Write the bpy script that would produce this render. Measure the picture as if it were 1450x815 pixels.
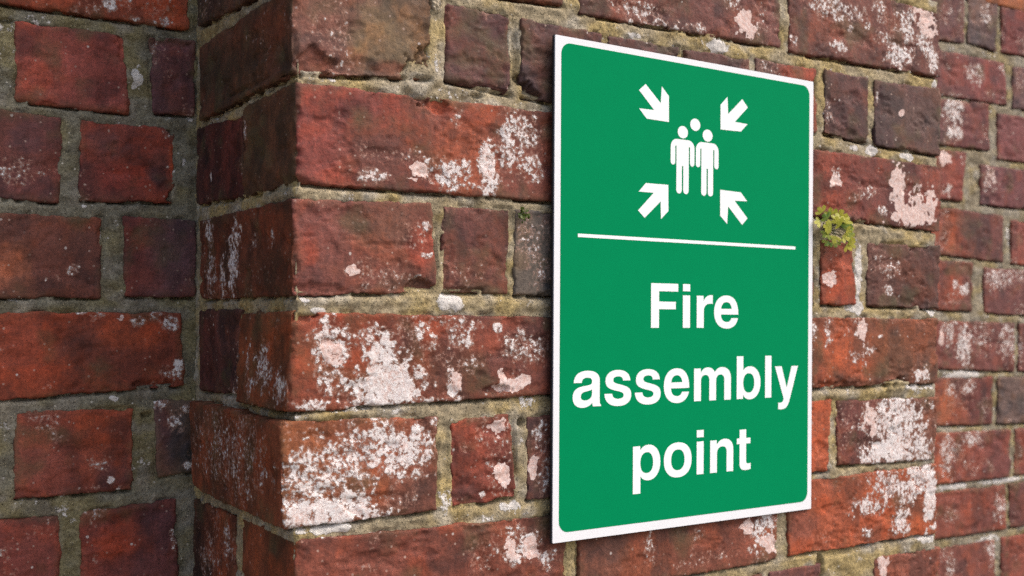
import bpy, math, random
import numpy as np
from mathutils import Vector

scene = bpy.context.scene
for o in list(bpy.data.objects):
    bpy.data.objects.remove(o)

# ------------------------------------------------------------------ camera, sky, sun, exposure
EYE = 1.50                                   # camera height above the ground (m)
cam_data = bpy.data.cameras.new('camera')
cam = bpy.data.objects.new('camera', cam_data)
scene.collection.objects.link(cam)
scene.camera = cam
cam.location = (-0.27828, -0.72388, EYE)
cam.rotation_mode = 'QUATERNION'
from mathutils import Quaternion
YAW, ROLL = 0.56576, 0.00546
q = Quaternion((0, 0, 1), -YAW) @ Quaternion((1, 0, 0), math.pi / 2) @ Quaternion((0, 0, 1), ROLL)
cam.rotation_quaternion = q
cam_data.sensor_width = 36.0
cam_data.lens = 36.0 * 1540.2 / 1450.0
cam_data.shift_y = (451.25 - 407.5) / 1450.0
cam_data.clip_start = 0.02
cam_data.clip_end = 400.0
cam_data.dof.use_dof = True
cam_data.dof.focus_distance = 0.87
cam_data.dof.aperture_fstop = 7.5

SUN_EL, SUN_AZ = math.radians(52), math.radians(50)   # azimuth: degrees to the right of straight out from the wall
sun_dir = Vector((math.sin(SUN_AZ) * math.cos(SUN_EL), -math.cos(SUN_AZ) * math.cos(SUN_EL), math.sin(SUN_EL)))
world = bpy.data.worlds.new('World')
scene.world = world
world.use_nodes = True
wn = world.node_tree.nodes
sky = wn.new('ShaderNodeTexSky')
sky.sky_type = 'NISHITA'
sky.sun_disc = False
sky.sun_elevation = SUN_EL
sky.sun_rotation = math.atan2(sun_dir.x, sun_dir.y)
sky.air_density = 1.0
sky.dust_density = 6.0
sky.ozone_density = 0.6
world.node_tree.links.new(sky.outputs[0], wn['Background'].inputs[0])
wn['Background'].inputs[1].default_value = 0.15
sun_data = bpy.data.lights.new('sun', 'SUN')
sun_data.energy = 1.05
sun_data.angle = math.radians(60)
sun_data.color = (1.0, 0.975, 0.945)
sun = bpy.data.objects.new('sun', sun_data)
scene.collection.objects.link(sun)
sun.location = (2, -2, 4)
sun.rotation_euler = sun_dir.to_track_quat('Z', 'Y').to_euler()
scene.view_settings.view_transform = 'Standard'
scene.view_settings.look = 'None'
scene.view_settings.gamma = 1.0
scene.view_settings.use_curve_mapping = False
scene.cycles.use_denoising = False
scene.cycles.use_adaptive_sampling = False
scene.cycles.max_bounces = 4
scene.cycles.diffuse_bounces = 3
scene.cycles.glossy_bounces = 1
scene.cycles.transmission_bounces = 2
scene.view_settings.exposure = 0.64

COL = scene.collection.objects
rnd = random.Random(7)
PIER_W = 0.7128      # pier width (m)
RECESS = 0.2370      # wall face this far behind the pier face (m)

# ------------------------------------------------------------------ survey of the brickwork
# brick faces: corner points (mm along the wall, mm up), left and right brick colour, options
BRICKS = {
 'F': [
  ([(-1.7,315.3),(230.2,326.8),(230.7,254.6),(-1.3,245.4)],(0.1317,0.0491,0.0354),(0.1473,0.0552,0.0405),{'ret':112.0,'cr':(0.1642,0.046,0.0256)}),
  ([(244.4,326.2),(477.0,328.0),(477.5,254.9),(244.9,251.1)],(0.1472,0.0522,0.0405),(0.1528,0.0584,0.0486),{}),
  ([(487.2,327.2),(711.4,324.3),(714.3,256.5),(487.8,252.3)],(0.1581,0.0553,0.0407),(0.1317,0.0464,0.0377),{}),
  ([(-1.2,234.5),(108.7,242.7),(108.5,179.9),(-0.9,170.5)],(0.194,0.0796,0.0584),(0.1426,0.0826,0.0547),{'ret':219.0,'cr':(0.1171,0.0389,0.0227)}),
  ([(119.0,240.1),(177.9,240.7),(181.6,176.6),(120.0,180.8)],(0.1127,0.0462,0.0425),(0.0872,0.038,0.037),{'r':5}),
  ([(188.5,238.4),(268.2,237.7),(268.6,172.6),(188.9,176.4)],(0.0997,0.0488,0.045),(0.1039,0.046,0.0424),{}),
  ([(275.5,237.6),(352.9,238.3),(353.4,170.5),(276.0,172.2)],(0.1128,0.0489,0.0425),(0.1038,0.0433,0.0398),{}),
  ([(359.4,237.9),(437.7,239.1),(438.2,170.0),(359.9,169.9)],(0.1128,0.0489,0.0425),(0.1038,0.0433,0.0398),{}),
  ([(444.8,240.7),(527.1,241.4),(527.6,179.9),(445.3,179.7)],(0.1757,0.0757,0.0581),(0.2471,0.0596,0.0395),{}),
  ([(536.9,242.0),(601.1,241.8),(600.6,176.4),(537.4,180.8)],(0.0873,0.0405,0.037),(0.1127,0.0461,0.0399),{}),
  ([(608.5,241.3),(713.2,243.7),(712.7,174.0),(609.0,175.7)],(0.0996,0.046,0.0423),(0.0955,0.0487,0.0423),{}),
  ([(0.2,165.2),(225.7,166.9),(226.2,94.8),(0.6,94.1)],(0.2126,0.0531,0.0414),(0.1752,0.0555,0.0361),{'ret':112.0,'cr':(0.1363,0.049,0.0252)}),
  ([(233.4,166.5),(483.8,165.1),(484.3,98.2),(233.9,94.1)],(0.1525,0.0494,0.0357),(0.1525,0.0494,0.0357),{}),
  ([(493.2,164.6),(715.1,162.3),(714.5,93.9),(493.7,100.8)],(0.1809,0.0443,0.0315),(0.147,0.0439,0.0355),{}),
  ([(-0.4,83.7),(110.8,87.1),(114.3,19.6),(0.5,15.6)],(0.1813,0.0588,0.0463),(0.1581,0.0553,0.0382),{'ret':219.0,'cr':(0.1792,0.0397,0.0197)}),
  ([(118.7,85.4),(179.5,86.9),(179.3,19.6),(119.1,19.6)],(0.1318,0.0491,0.0402),(0.1219,0.0435,0.0329),{}),
  ([(183.5,87.1),(267.7,85.6),(268.2,18.7),(183.2,18.5)],(0.1233,0.099,0.0822),(0.1333,0.1081,0.0946),{}),
  ([(275.1,85.4),(352.4,83.5),(352.9,17.6),(275.5,18.9)],(0.1471,0.0493,0.0356),(0.1418,0.0465,0.0355),{}),
  ([(360.5,83.3),(441.6,81.6),(442.1,16.3),(361.0,17.1)],(0.1471,0.0493,0.0356),(0.1418,0.0465,0.0355),{}),
  ([(449.6,81.4),(523.5,80.1),(524.0,15.3),(450.1,16.4)],(0.1471,0.0493,0.0356),(0.1418,0.0465,0.0355),{}),
  ([(532.3,77.8),(578.5,77.1),(583.1,15.3),(533.8,15.4)],(0.247,0.0594,0.0305),(0.2328,0.0533,0.0323),{}),
  ([(599.3,77.2),(714.6,79.8),(714.1,13.0),(599.8,14.7)],(0.122,0.049,0.0376),(0.0952,0.0381,0.0303),{}),
  ([(0.6,4.2),(232.4,1.5),(232.8,-60.0),(-3.7,-66.2)],(0.2058,0.05,0.0259),(0.1316,0.0436,0.033),{'ret':112.0,'cr':(0.2878,0.0664,0.0254)}),
  ([(240.2,1.6),(488.8,2.2),(489.3,-66.8),(240.6,-61.4)],(0.1523,0.0438,0.027),(0.1523,0.0438,0.027),{}),
  ([(497.3,3.0),(711.8,2.6),(711.2,-64.8),(497.8,-65.7)],(0.175,0.0524,0.0275),(0.1636,0.0584,0.0337),{}),
  ([(-8.8,-72.4),(115.5,-73.8),(115.9,-145.4),(-5.8,-147.7)],(0.233,0.0725,0.0285),(0.2062,0.0654,0.039),{'ret':219.0,'cr':(0.2483,0.0579,0.0247)}),
  ([(126.5,-79.2),(181.9,-73.9),(186.3,-141.7),(128.1,-144.4)],(0.2191,0.0531,0.0343),(0.1869,0.0443,0.0295),{}),
  ([(195.9,-77.9),(270.3,-77.0),(270.8,-143.5),(196.3,-144.2)],(0.1319,0.055,0.0455),(0.1269,0.052,0.0428),{}),
  ([(277.7,-77.3),(355.2,-78.0),(355.7,-144.1),(278.1,-144.1)],(0.1523,0.0438,0.027),(0.1523,0.0438,0.027),{}),
  ([(363.3,-77.8),(458.1,-78.2),(458.6,-145.5),(363.8,-144.8)],(0.1523,0.0438,0.027),(0.1523,0.0438,0.027),{}),
  ([(467.2,-77.9),(549.4,-76.2),(545.9,-145.8),(467.7,-146.2)],(0.2845,0.0664,0.0291),(0.3254,0.0774,0.0339),{}),
  ([(556.4,-77.8),(713.7,-79.0),(707.2,-145.3),(557.9,-141.8)],(0.1471,0.0465,0.0356),(0.1753,0.0617,0.0385),{}),
  ([(1.0,-156.3),(233.5,-158.3),(234.0,-239.4),(1.5,-237.4)],(0.175,0.0468,0.0294),(0.1525,0.0493,0.0334),{'ret':112.0,'cr':(0.2983,0.0708,0.0299)}),
  ([(247.0,-158.9),(477.0,-160.7),(475.6,-223.3),(247.4,-226.2)],(0.158,0.0552,0.0335),(0.1871,0.0556,0.0339),{}),
  ([(487.2,-152.3),(710.8,-150.0),(710.2,-222.6),(491.5,-222.4)],(0.2925,0.0699,0.0313),(0.2847,0.0732,0.0333),{}),
  ([(1.5,-244.8),(111.7,-245.7),(112.2,-324.6),(1.9,-316.6)],(0.175,0.0468,0.0294),(0.1525,0.0493,0.0334),{'ret':219.0,'cr':(0.1642,0.046,0.0256)}),
  ([(121.4,-245.0),(181.0,-246.4),(181.5,-327.8),(121.9,-323.9)],(0.175,0.0468,0.0294),(0.1525,0.0493,0.0334),{}),
  ([(190.3,-245.6),(271.4,-243.5),(272.0,-322.4),(190.8,-324.1)],(0.175,0.0468,0.0294),(0.1525,0.0493,0.0334),{}),
  ([(278.8,-243.3),(366.9,-238.2),(367.5,-315.3),(279.4,-321.4)],(0.127,0.055,0.0455),(0.1128,0.0489,0.0425),{}),
  ([(374.3,-237.9),(457.4,-234.9),(458.0,-304.8),(374.9,-310.4)],(0.127,0.055,0.0455),(0.1128,0.0489,0.0425),{}),
  ([(466.5,-234.7),(535.8,-233.5),(536.3,-296.8),(467.0,-297.1)],(0.1475,0.0584,0.0514),(0.1319,0.0521,0.0455),{}),
  ([(612.4,-237.4),(719.7,-237.7),(718.0,-305.1),(613.0,-304.7)],(0.2128,0.069,0.0442),(0.2061,0.059,0.0365),{}),
 ],
 'R': [
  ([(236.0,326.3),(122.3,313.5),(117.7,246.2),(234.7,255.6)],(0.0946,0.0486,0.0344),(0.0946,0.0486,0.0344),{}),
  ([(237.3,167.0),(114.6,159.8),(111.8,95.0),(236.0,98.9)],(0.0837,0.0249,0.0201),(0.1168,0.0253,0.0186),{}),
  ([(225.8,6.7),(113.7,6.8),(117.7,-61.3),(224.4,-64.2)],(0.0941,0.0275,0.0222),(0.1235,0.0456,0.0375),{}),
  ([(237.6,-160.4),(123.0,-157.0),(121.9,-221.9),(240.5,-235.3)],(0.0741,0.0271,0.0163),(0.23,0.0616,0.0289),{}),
 ],
 'L': [
  ([(-313.1,298.7),(-237.2,295.6),(-239.3,245.5),(-312.9,249.8)],(0.2379,0.0545,0.0321),(0.2379,0.0545,0.0321),{}),
  ([(-232.5,306.3),(-7.7,307.1),(-6.1,252.7),(-232.2,252.0)],(0.2463,0.051,0.0234),(0.3216,0.0667,0.031),{}),
  ([(-236.9,242.6),(-160.0,240.3),(-158.7,175.8),(-236.6,176.6)],(0.1979,0.0613,0.0452),(0.1979,0.0613,0.0452),{}),
  ([(-148.0,241.0),(-60.1,240.0),(-54.5,173.7),(-147.2,174.2)],(0.2736,0.0663,0.0494),(0.2468,0.062,0.049),{'r':4}),
  ([(-40.1,241.6),(-0.5,244.2),(-0.8,178.1),(-37.4,176.1)],(0.1075,0.0431,0.0468),(0.1185,0.0432,0.0439),{}),
  ([(-198.1,169.1),(-110.1,164.9),(-112.5,93.9),(-197.7,94.8)],(0.1023,0.0429,0.0437),(0.136,0.0433,0.0383),{}),
  ([(-95.7,164.6),(-19.2,165.1),(-18.2,99.8),(-97.0,96.7)],(0.1828,0.0471,0.0363),(0.1975,0.0441,0.0314),{}),
  ([(-202.6,83.4),(-77.8,83.6),(-79.1,15.5),(-202.2,14.3)],(0.2217,0.0736,0.0457),(0.1486,0.0499,0.0358),{}),
  ([(-61.6,86.2),(1.0,86.0),(0.7,17.3),(-59.5,17.0)],(0.1484,0.0404,0.0331),(0.1131,0.0496,0.0536),{}),
  ([(-231.1,2.4),(-11.6,4.1),(-8.2,-60.4),(-230.7,-72.5)],(0.2551,0.0546,0.0277),(0.1899,0.0439,0.0246),{}),
  ([(-235.4,-84.3),(-158.4,-81.1),(-158.1,-150.5),(-235.0,-154.7)],(0.1979,0.0613,0.0452),(0.1979,0.0613,0.0452),{}),
  ([(-145.4,-77.7),(-52.0,-78.5),(-52.8,-148.7),(-146.1,-149.2)],(0.2296,0.058,0.0398),(0.2212,0.0508,0.0294),{}),
  ([(-34.8,-72.5),(1.8,-72.5),(1.6,-136.8),(-31.5,-139.3)],(0.1246,0.0643,0.0574),(0.0788,0.0599,0.0567),{}),
  ([(-196.5,-161.1),(-110.0,-163.4),(-107.5,-236.9),(-196.1,-236.1)],(0.2053,0.0474,0.0366),(0.1828,0.0471,0.0363),{'r':5}),
  ([(-95.1,-164.2),(-15.0,-159.1),(-12.1,-239.9),(-95.3,-237.4)],(0.2052,0.0441,0.0291),(0.1422,0.0435,0.0412),{'r':4}),
 ],
 'W': [
  ([(928.5,509.5),(1132.6,515.9),(1133.1,463.0),(928.9,458.4)],(0.1745,0.0611,0.042),(0.1745,0.0611,0.042),{}),
  ([(1142.6,523.8),(1342.8,529.6),(1343.5,462.1),(1139.8,462.1)],(0.3051,0.0852,0.0269),(0.3051,0.0852,0.0269),{}),
  ([(972.8,454.4),(1090.5,462.1),(1091.1,395.0),(973.4,390.0)],(0.1175,0.0473,0.0463),(0.1042,0.0418,0.0434),{}),
  ([(1098.6,465.5),(1170.1,465.9),(1167.4,394.4),(1099.2,397.2)],(0.1229,0.0759,0.0716),(0.1088,0.0558,0.0519),{}),
  ([(1177.0,461.8),(1324.4,467.9),(1325.1,398.6),(1177.6,394.8)],(0.1572,0.0353,0.0321),(0.1217,0.0326,0.0295),{}),
  ([(973.5,377.5),(1188.1,380.6),(1195.6,318.2),(974.0,315.1)],(0.1268,0.0447,0.0437),(0.1743,0.048,0.0444),{}),
  ([(1205.4,377.7),(1363.5,381.7),(1364.1,318.0),(1207.8,316.4)],(0.1225,0.0591,0.0613),(0.1225,0.0591,0.0613),{}),
  ([(974.1,308.3),(1151.2,315.4),(1153.4,248.0),(974.6,245.8)],(0.1419,0.0532,0.0494),(0.1267,0.0396,0.0386),{}),
  ([(1169.9,304.1),(1345.0,307.3),(1345.6,237.5),(1170.5,238.1)],(0.1631,0.0507,0.0497),(0.1521,0.0477,0.0441),{}),
  ([(974.7,239.1),(1097.3,241.1),(1088.2,170.1),(975.2,169.8)],(0.1983,0.0539,0.0398),(0.1799,0.0427,0.0347),{}),
  ([(1128.6,225.5),(1345.7,227.7),(1346.3,167.7),(1130.7,168.7)],(0.1367,0.0476,0.0493),(0.1416,0.0423,0.0413),{}),
  ([(975.3,162.1),(1186.7,155.5),(1185.6,87.1),(975.9,95.7)],(0.2045,0.0538,0.0309),(0.1267,0.042,0.0363),{}),
  ([(1204.0,150.2),(1365.7,146.8),(1366.4,80.9),(1204.6,85.6)],(0.2243,0.0603,0.0452),(0.1743,0.0479,0.0394),{}),
  ([(976.0,86.0),(1113.4,84.7),(1112.3,14.0),(976.5,16.7)],(0.2241,0.0571,0.0355),(0.1416,0.0475,0.0389),{}),
  ([(1138.2,78.4),(1347.2,76.0),(1347.8,6.1),(1142.1,12.2)],(0.1418,0.0504,0.0466),(0.1266,0.0395,0.0339),{}),
  ([(976.7,2.3),(1214.2,-1.9),(1214.8,-74.1),(977.2,-64.2)],(0.1923,0.0568,0.0448),(0.1417,0.0475,0.0414),{}),
  ([(1224.7,-1.9),(1386.7,-3.7),(1387.4,-76.7),(1225.4,-74.4)],(0.1688,0.0565,0.0499),(0.1688,0.0565,0.0499),{}),
  ([(977.3,-78.7),(1163.2,-80.2),(1162.1,-150.1),(977.9,-144.2)],(0.2379,0.0701,0.0381),(0.1266,0.0371,0.0317),{}),
  ([(1173.4,-80.5),(1368.0,-85.1),(1368.7,-156.6),(1172.3,-149.6)],(0.1276,0.0796,0.0683),(0.1228,0.0759,0.0648),{}),
  ([(978.0,-154.9),(1206.9,-159.5),(1205.8,-229.4),(978.6,-227.2)],(0.2591,0.0637,0.0339),(0.1468,0.0449,0.0389),{}),
  ([(1217.4,-159.0),(1388.2,-162.0),(1388.9,-230.6),(1216.2,-228.1)],(0.1922,0.0538,0.0397),(0.1922,0.0538,0.0397),{}),
  ([(978.7,-238.8),(1193.7,-239.9),(1196.0,-305.6),(979.2,-303.4)],(0.1983,0.0538,0.0351),(0.192,0.0509,0.035),{}),
  ([(1202.4,-239.5),(1389.0,-241.7),(1389.6,-309.3),(1204.7,-304.4)],(0.1127,0.0393,0.0338),(0.1127,0.0393,0.0338),{}),
  ([(979.4,-317.9),(1170.4,-317.5),(1171.1,-392.8),(980.0,-388.4)],(0.1687,0.0535,0.0418),(0.1743,0.0535,0.0394),{}),
  ([(1184.1,-316.8),(1389.7,-319.3),(1390.5,-399.1),(1184.7,-392.5)],(0.2242,0.0602,0.0402),(0.2242,0.0602,0.0402),{}),
 ],
}
# old white limewash, pink paint, colour patches, chips and mortar marks: centre, radii (mm), amount
LIME = {
 'F': [
  (58.9,104.4,12.4,4.6,0.8),
  (102.3,114.1,14.3,10.6,0.55),
  (126.5,110.6,22.1,14.0,0.7),
  (157.9,118.5,9.6,24.1,0.95),
  (175.9,136.6,13.1,24.4,0.74),
  (191.7,146.4,13.4,19.0,0.7),
  (195.9,123.2,14.8,18.0,0.68),
  (132.8,101.9,22.3,6.5,0.62),
  (130.0,154.0,6.2,7.5,0.5),
  (157.8,135.0,9.0,7.7,0.7),
  (102.6,69.1,5.4,3.7,0.7),
  (105.7,47.0,4.2,2.7,0.8),
  (67.8,32.2,39.9,11.4,0.36),
  (139.4,33.0,18.8,13.6,0.3),
  (201.0,57.2,16.2,28.2,0.42),
  (208.0,37.6,9.5,14.1,0.55),
  (29.3,-20.2,15.1,25.2,0.78),
  (17.6,-25.1,5.3,15.0,0.6),
  (25.2,-47.8,7.5,11.1,0.66),
  (16.7,-61.1,13.8,6.0,0.75),
  (71.2,-49.1,33.2,23.8,1.15),
  (71.1,-31.0,17.2,20.7,0.95),
  (56.8,-16.4,11.2,13.3,0.72),
  (65.3,-25.7,14.2,12.9,0.8),
  (77.0,-63.3,30.0,8.3,0.9),
  (101.9,-9.2,8.3,13.8,0.68),
  (110.3,-15.6,6.0,12.8,0.6),
  (136.5,-4.9,22.4,6.5,0.5),
  (118.1,-0.7,21.9,4.3,0.5),
  (136.6,-16.8,12.5,7.6,0.68),
  (142.4,-34.8,11.3,7.6,0.52),
  (166.4,-7.1,5.2,5.0,0.85),
  (188.1,-21.6,20.0,15.7,0.6),
  (206.3,-21.8,10.9,11.3,0.62),
  (181.7,-50.5,15.8,5.6,0.6),
  (127.5,-50.7,8.6,11.8,0.8),
  (127.6,-62.5,12.3,7.5,0.55),
  (108.2,-61.3,18.0,3.7,0.65),
  (88.3,-10.3,17.6,10.5,0.42),
  (16.5,-120.0,32.9,31.0,0.74),
  (30.0,-137.2,33.5,16.1,1.1),
  (46.2,-99.4,36.5,25.5,0.66),
  (83.0,-96.5,33.7,22.0,0.86),
  (97.6,-85.2,16.6,11.6,0.74),
  (3.5,-141.2,12.5,9.9,0.88),
  (79.1,-132.7,17.3,11.5,0.44),
  (63.2,-141.7,14.1,7.2,0.7),
  (155.7,-136.4,3.2,2.7,0.8),
  (208.8,-92.6,9.6,13.6,0.62),
  (213.8,-126.9,8.2,15.9,0.55),
  (189.2,-178.3,22.6,16.8,0.7),
  (214.3,-192.3,11.0,9.1,0.65),
  (184.4,-166.6,10.6,6.7,0.65),
  (206.0,-177.2,9.5,10.2,0.6),
  (335.2,251.7,38.1,11.0,0.58),
  (303.9,265.1,27.5,10.8,0.6),
  (375.7,257.7,10.0,6.9,0.6),
  (418.0,286.3,13.9,7.0,0.7),
  (453.6,275.7,12.6,19.5,0.4),
  (543.4,304.3,39.7,13.6,0.66),
  (560.7,267.1,14.1,5.5,0.8),
  (580.8,301.9,20.6,11.1,0.55),
  (616.4,310.9,12.8,11.3,0.62),
  (659.1,299.5,17.8,21.7,0.72),
  (648.2,270.6,22.0,15.8,0.8),
  (682.8,292.1,14.8,16.1,0.7),
  (696.7,275.7,13.8,16.2,0.75),
  (627.4,284.2,21.6,10.7,0.5),
  (495.2,265.3,5.7,6.7,0.75),
  (573.7,286.9,6.1,6.2,0.7),
  (597.5,294.0,6.3,5.6,0.6),
  (458.4,234.0,29.1,7.8,0.42),
  (613.9,225.7,3.2,8.5,0.75),
  (541.2,200.3,8.9,17.7,0.5),
  (552.6,141.1,8.0,11.0,0.7),
  (598.9,127.8,14.7,7.0,0.6),
  (622.4,110.9,12.9,6.4,0.72),
  (641.6,142.8,8.7,7.2,0.6),
  (635.8,53.0,15.2,12.9,0.5),
  (631.7,30.1,7.6,5.0,0.7),
  (617.4,65.2,10.7,5.7,0.5),
  (646.7,59.1,4.4,2.9,0.9),
  (543.9,-11.1,6.0,16.4,0.6),
  (581.5,-34.2,12.4,7.0,0.64),
  (604.4,-28.8,10.5,6.3,0.68),
  (682.3,-53.8,13.6,9.5,0.9),
  (524.2,-11.1,4.9,10.8,0.75),
  (618.1,-15.5,4.3,2.8,0.9),
  (586.4,-7.7,9.3,15.3,0.55),
  (643.7,-104.6,52.6,31.6,0.9),
  (637.4,-132.9,56.7,15.7,1.05),
  (702.1,-86.7,5.8,6.6,0.65),
  (679.5,-128.2,25.0,21.9,0.8),
  (603.5,-185.8,25.3,11.3,0.74),
  (644.2,-169.2,37.3,17.2,0.74),
  (679.8,-163.3,27.2,20.5,0.85),
  (698.3,-184.5,12.7,40.5,1.0),
  (652.2,-205.9,16.6,15.9,0.82),
  (664.2,-182.4,15.6,14.5,0.74),
  (601.6,-210.2,7.4,4.9,0.85),
  (630.0,-157.4,36.8,8.6,0.55),
  (705.5,-214.7,7.0,10.4,0.8),
  (457.2,-197.0,18.1,26.1,0.8),
  (374.8,-190.5,8.3,8.7,0.55),
  (322.6,-195.5,7.0,13.3,0.62),
  (387.5,-211.9,42.0,6.3,0.3),
 ],
 'R': [
  (194.2,71.4,14.0,15.6,0.72),
  (191.5,35.3,15.9,25.2,0.58),
  (123.3,66.9,10.5,18.0,0.74),
  (130.0,43.5,14.1,23.7,0.8),
  (156.9,30.7,11.2,18.6,0.74),
  (43.0,59.2,7.4,9.3,0.5),
  (84.7,59.0,9.7,7.6,0.42),
  (193.0,119.2,3.2,7.2,0.95),
  (107.5,146.0,5.1,12.2,0.55),
  (111.8,-105.9,96.3,36.6,0.44),
  (55.0,-37.0,21.3,18.8,0.6),
  (16.8,-49.5,16.8,13.1,0.64),
  (79.6,-53.0,16.0,8.6,0.62),
  (142.2,-180.6,10.8,23.9,0.55),
  (183.3,-202.6,31.3,18.9,0.42),
  (129.9,-62.6,14.1,5.6,0.6),
  (87.9,-38.3,6.5,21.7,0.5),
 ],
 'L': [
  (-73.5,263.2,8.6,7.2,0.85),
  (-59.1,265.4,8.2,7.2,0.55),
  (-53.2,256.1,7.0,4.8,0.5),
  (-25.8,257.2,4.2,4.3,0.85),
  (-38.5,271.8,6.0,3.0,0.5),
  (-25.8,158.9,3.6,5.5,0.45),
  (-101.7,38.7,5.0,5.3,0.62),
  (-83.6,0.0,9.1,4.8,0.5),
  (-96.0,3.5,6.7,1.8,0.85),
  (-48.9,-4.0,6.5,5.5,0.62),
  (-32.8,0.9,9.6,4.9,0.62),
  (-20.7,-5.2,7.9,8.6,0.7),
  (-13.8,-44.1,4.9,13.6,0.8),
  (-19.9,-47.1,8.5,6.2,0.58),
  (-28.8,-75.7,7.2,5.5,0.8),
  (-15.4,-93.6,8.0,12.4,0.55),
  (-5.6,-81.6,6.2,5.6,0.7),
  (-4.1,-130.2,5.6,4.4,0.8),
  (-71.4,-138.2,4.6,2.7,1.0),
  (-63.9,-146.6,2.6,2.7,0.95),
  (-80.1,-123.3,13.6,7.1,0.42),
  (-17.2,-195.3,3.7,12.4,0.66),
  (-74.2,-161.3,4.0,2.1,0.75),
  (-121.9,30.6,1.6,1.7,0.8),
 ],
 'W': [
  (1141.6,444.0,18.4,16.3,0.55),
  (1114.3,353.8,24.6,18.2,0.52),
  (1189.9,370.5,19.0,11.4,0.62),
  (1066.3,298.0,30.1,25.8,0.7),
  (1068.2,266.4,17.5,11.9,0.8),
  (1054.7,184.9,11.0,8.9,0.85),
  (1148.8,204.6,18.5,24.5,0.55),
  (1092.6,44.9,11.3,10.0,0.8),
  (1071.7,50.5,8.0,8.0,0.7),
  (1175.5,62.0,54.7,16.5,0.56),
  (1093.3,-35.4,21.0,40.2,0.76),
  (1061.1,-15.3,19.0,21.8,0.58),
  (1137.5,-25.6,26.7,26.5,0.5),
  (1202.2,-31.2,34.8,29.2,0.56),
  (1105.1,-94.0,16.3,13.1,0.62),
  (1061.8,-96.7,14.2,15.9,0.58),
  (1054.7,-183.6,17.3,35.7,0.6),
  (1115.6,-167.1,29.5,11.1,0.6),
  (1178.5,-268.7,15.4,26.9,0.6),
  (1160.3,-328.8,13.5,26.7,0.62),
  (1064.0,-343.2,15.8,19.9,0.5),
  (1227.6,68.5,17.7,12.6,0.6),
 ],
}
PINK = {
 'F': [
  (96.4,111.0,7.7,8.4,1),
  (45.4,33.6,5.0,4.1,1),
  (170.8,-85.6,9.1,9.4,1),
  (174.3,-124.6,9.2,9.4,1),
  (202.2,-118.8,4.7,7.9,1),
  (181.2,-178.6,9.2,8.9,1),
  (200.6,-184.0,8.1,9.0,1),
  (431.3,271.0,12.3,14.1,1),
  (689.5,312.8,16.0,17.6,0.9),
  (646.0,138.1,14.3,23.0,0.95),
  (666.2,110.5,35.8,13.1,1),
  (698.0,122.6,8.1,17.7,0.85),
  (677.4,127.2,9.1,13.1,0.7),
  (552.7,135.6,7.0,6.9,0.9),
  (648.7,211.7,5.5,3.6,1),
  (545.4,41.5,9.9,6.1,1),
  (591.6,-11.2,8.3,16.8,0.8),
  (179.7,-52.1,13.2,4.5,1),
  (173.1,-43.7,5.2,6.6,0.9),
  (193.0,-48.6,6.0,4.5,1),
  (130.6,-48.1,4.9,7.5,0.8),
  (439.1,-186.8,8.0,9.1,0.9),
  (464.5,-207.6,11.0,14.4,0.8),
  (627.5,-247.7,9.7,10.0,0.9),
  (608.1,-102.9,10.6,21.2,0.7),
  (29.4,-25.3,8.6,10.1,0.7),
 ],
 'R': [
 ],
 'L': [
  (-63.5,-1.1,2.9,3.0,0.6),
 ],
 'W': [
  (1148.7,209.7,16.8,20.5,0.6),
  (1042.4,-25.1,6.2,13.8,1),
  (1044.9,226.6,14.1,9.9,0.8),
 ],
}
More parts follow.
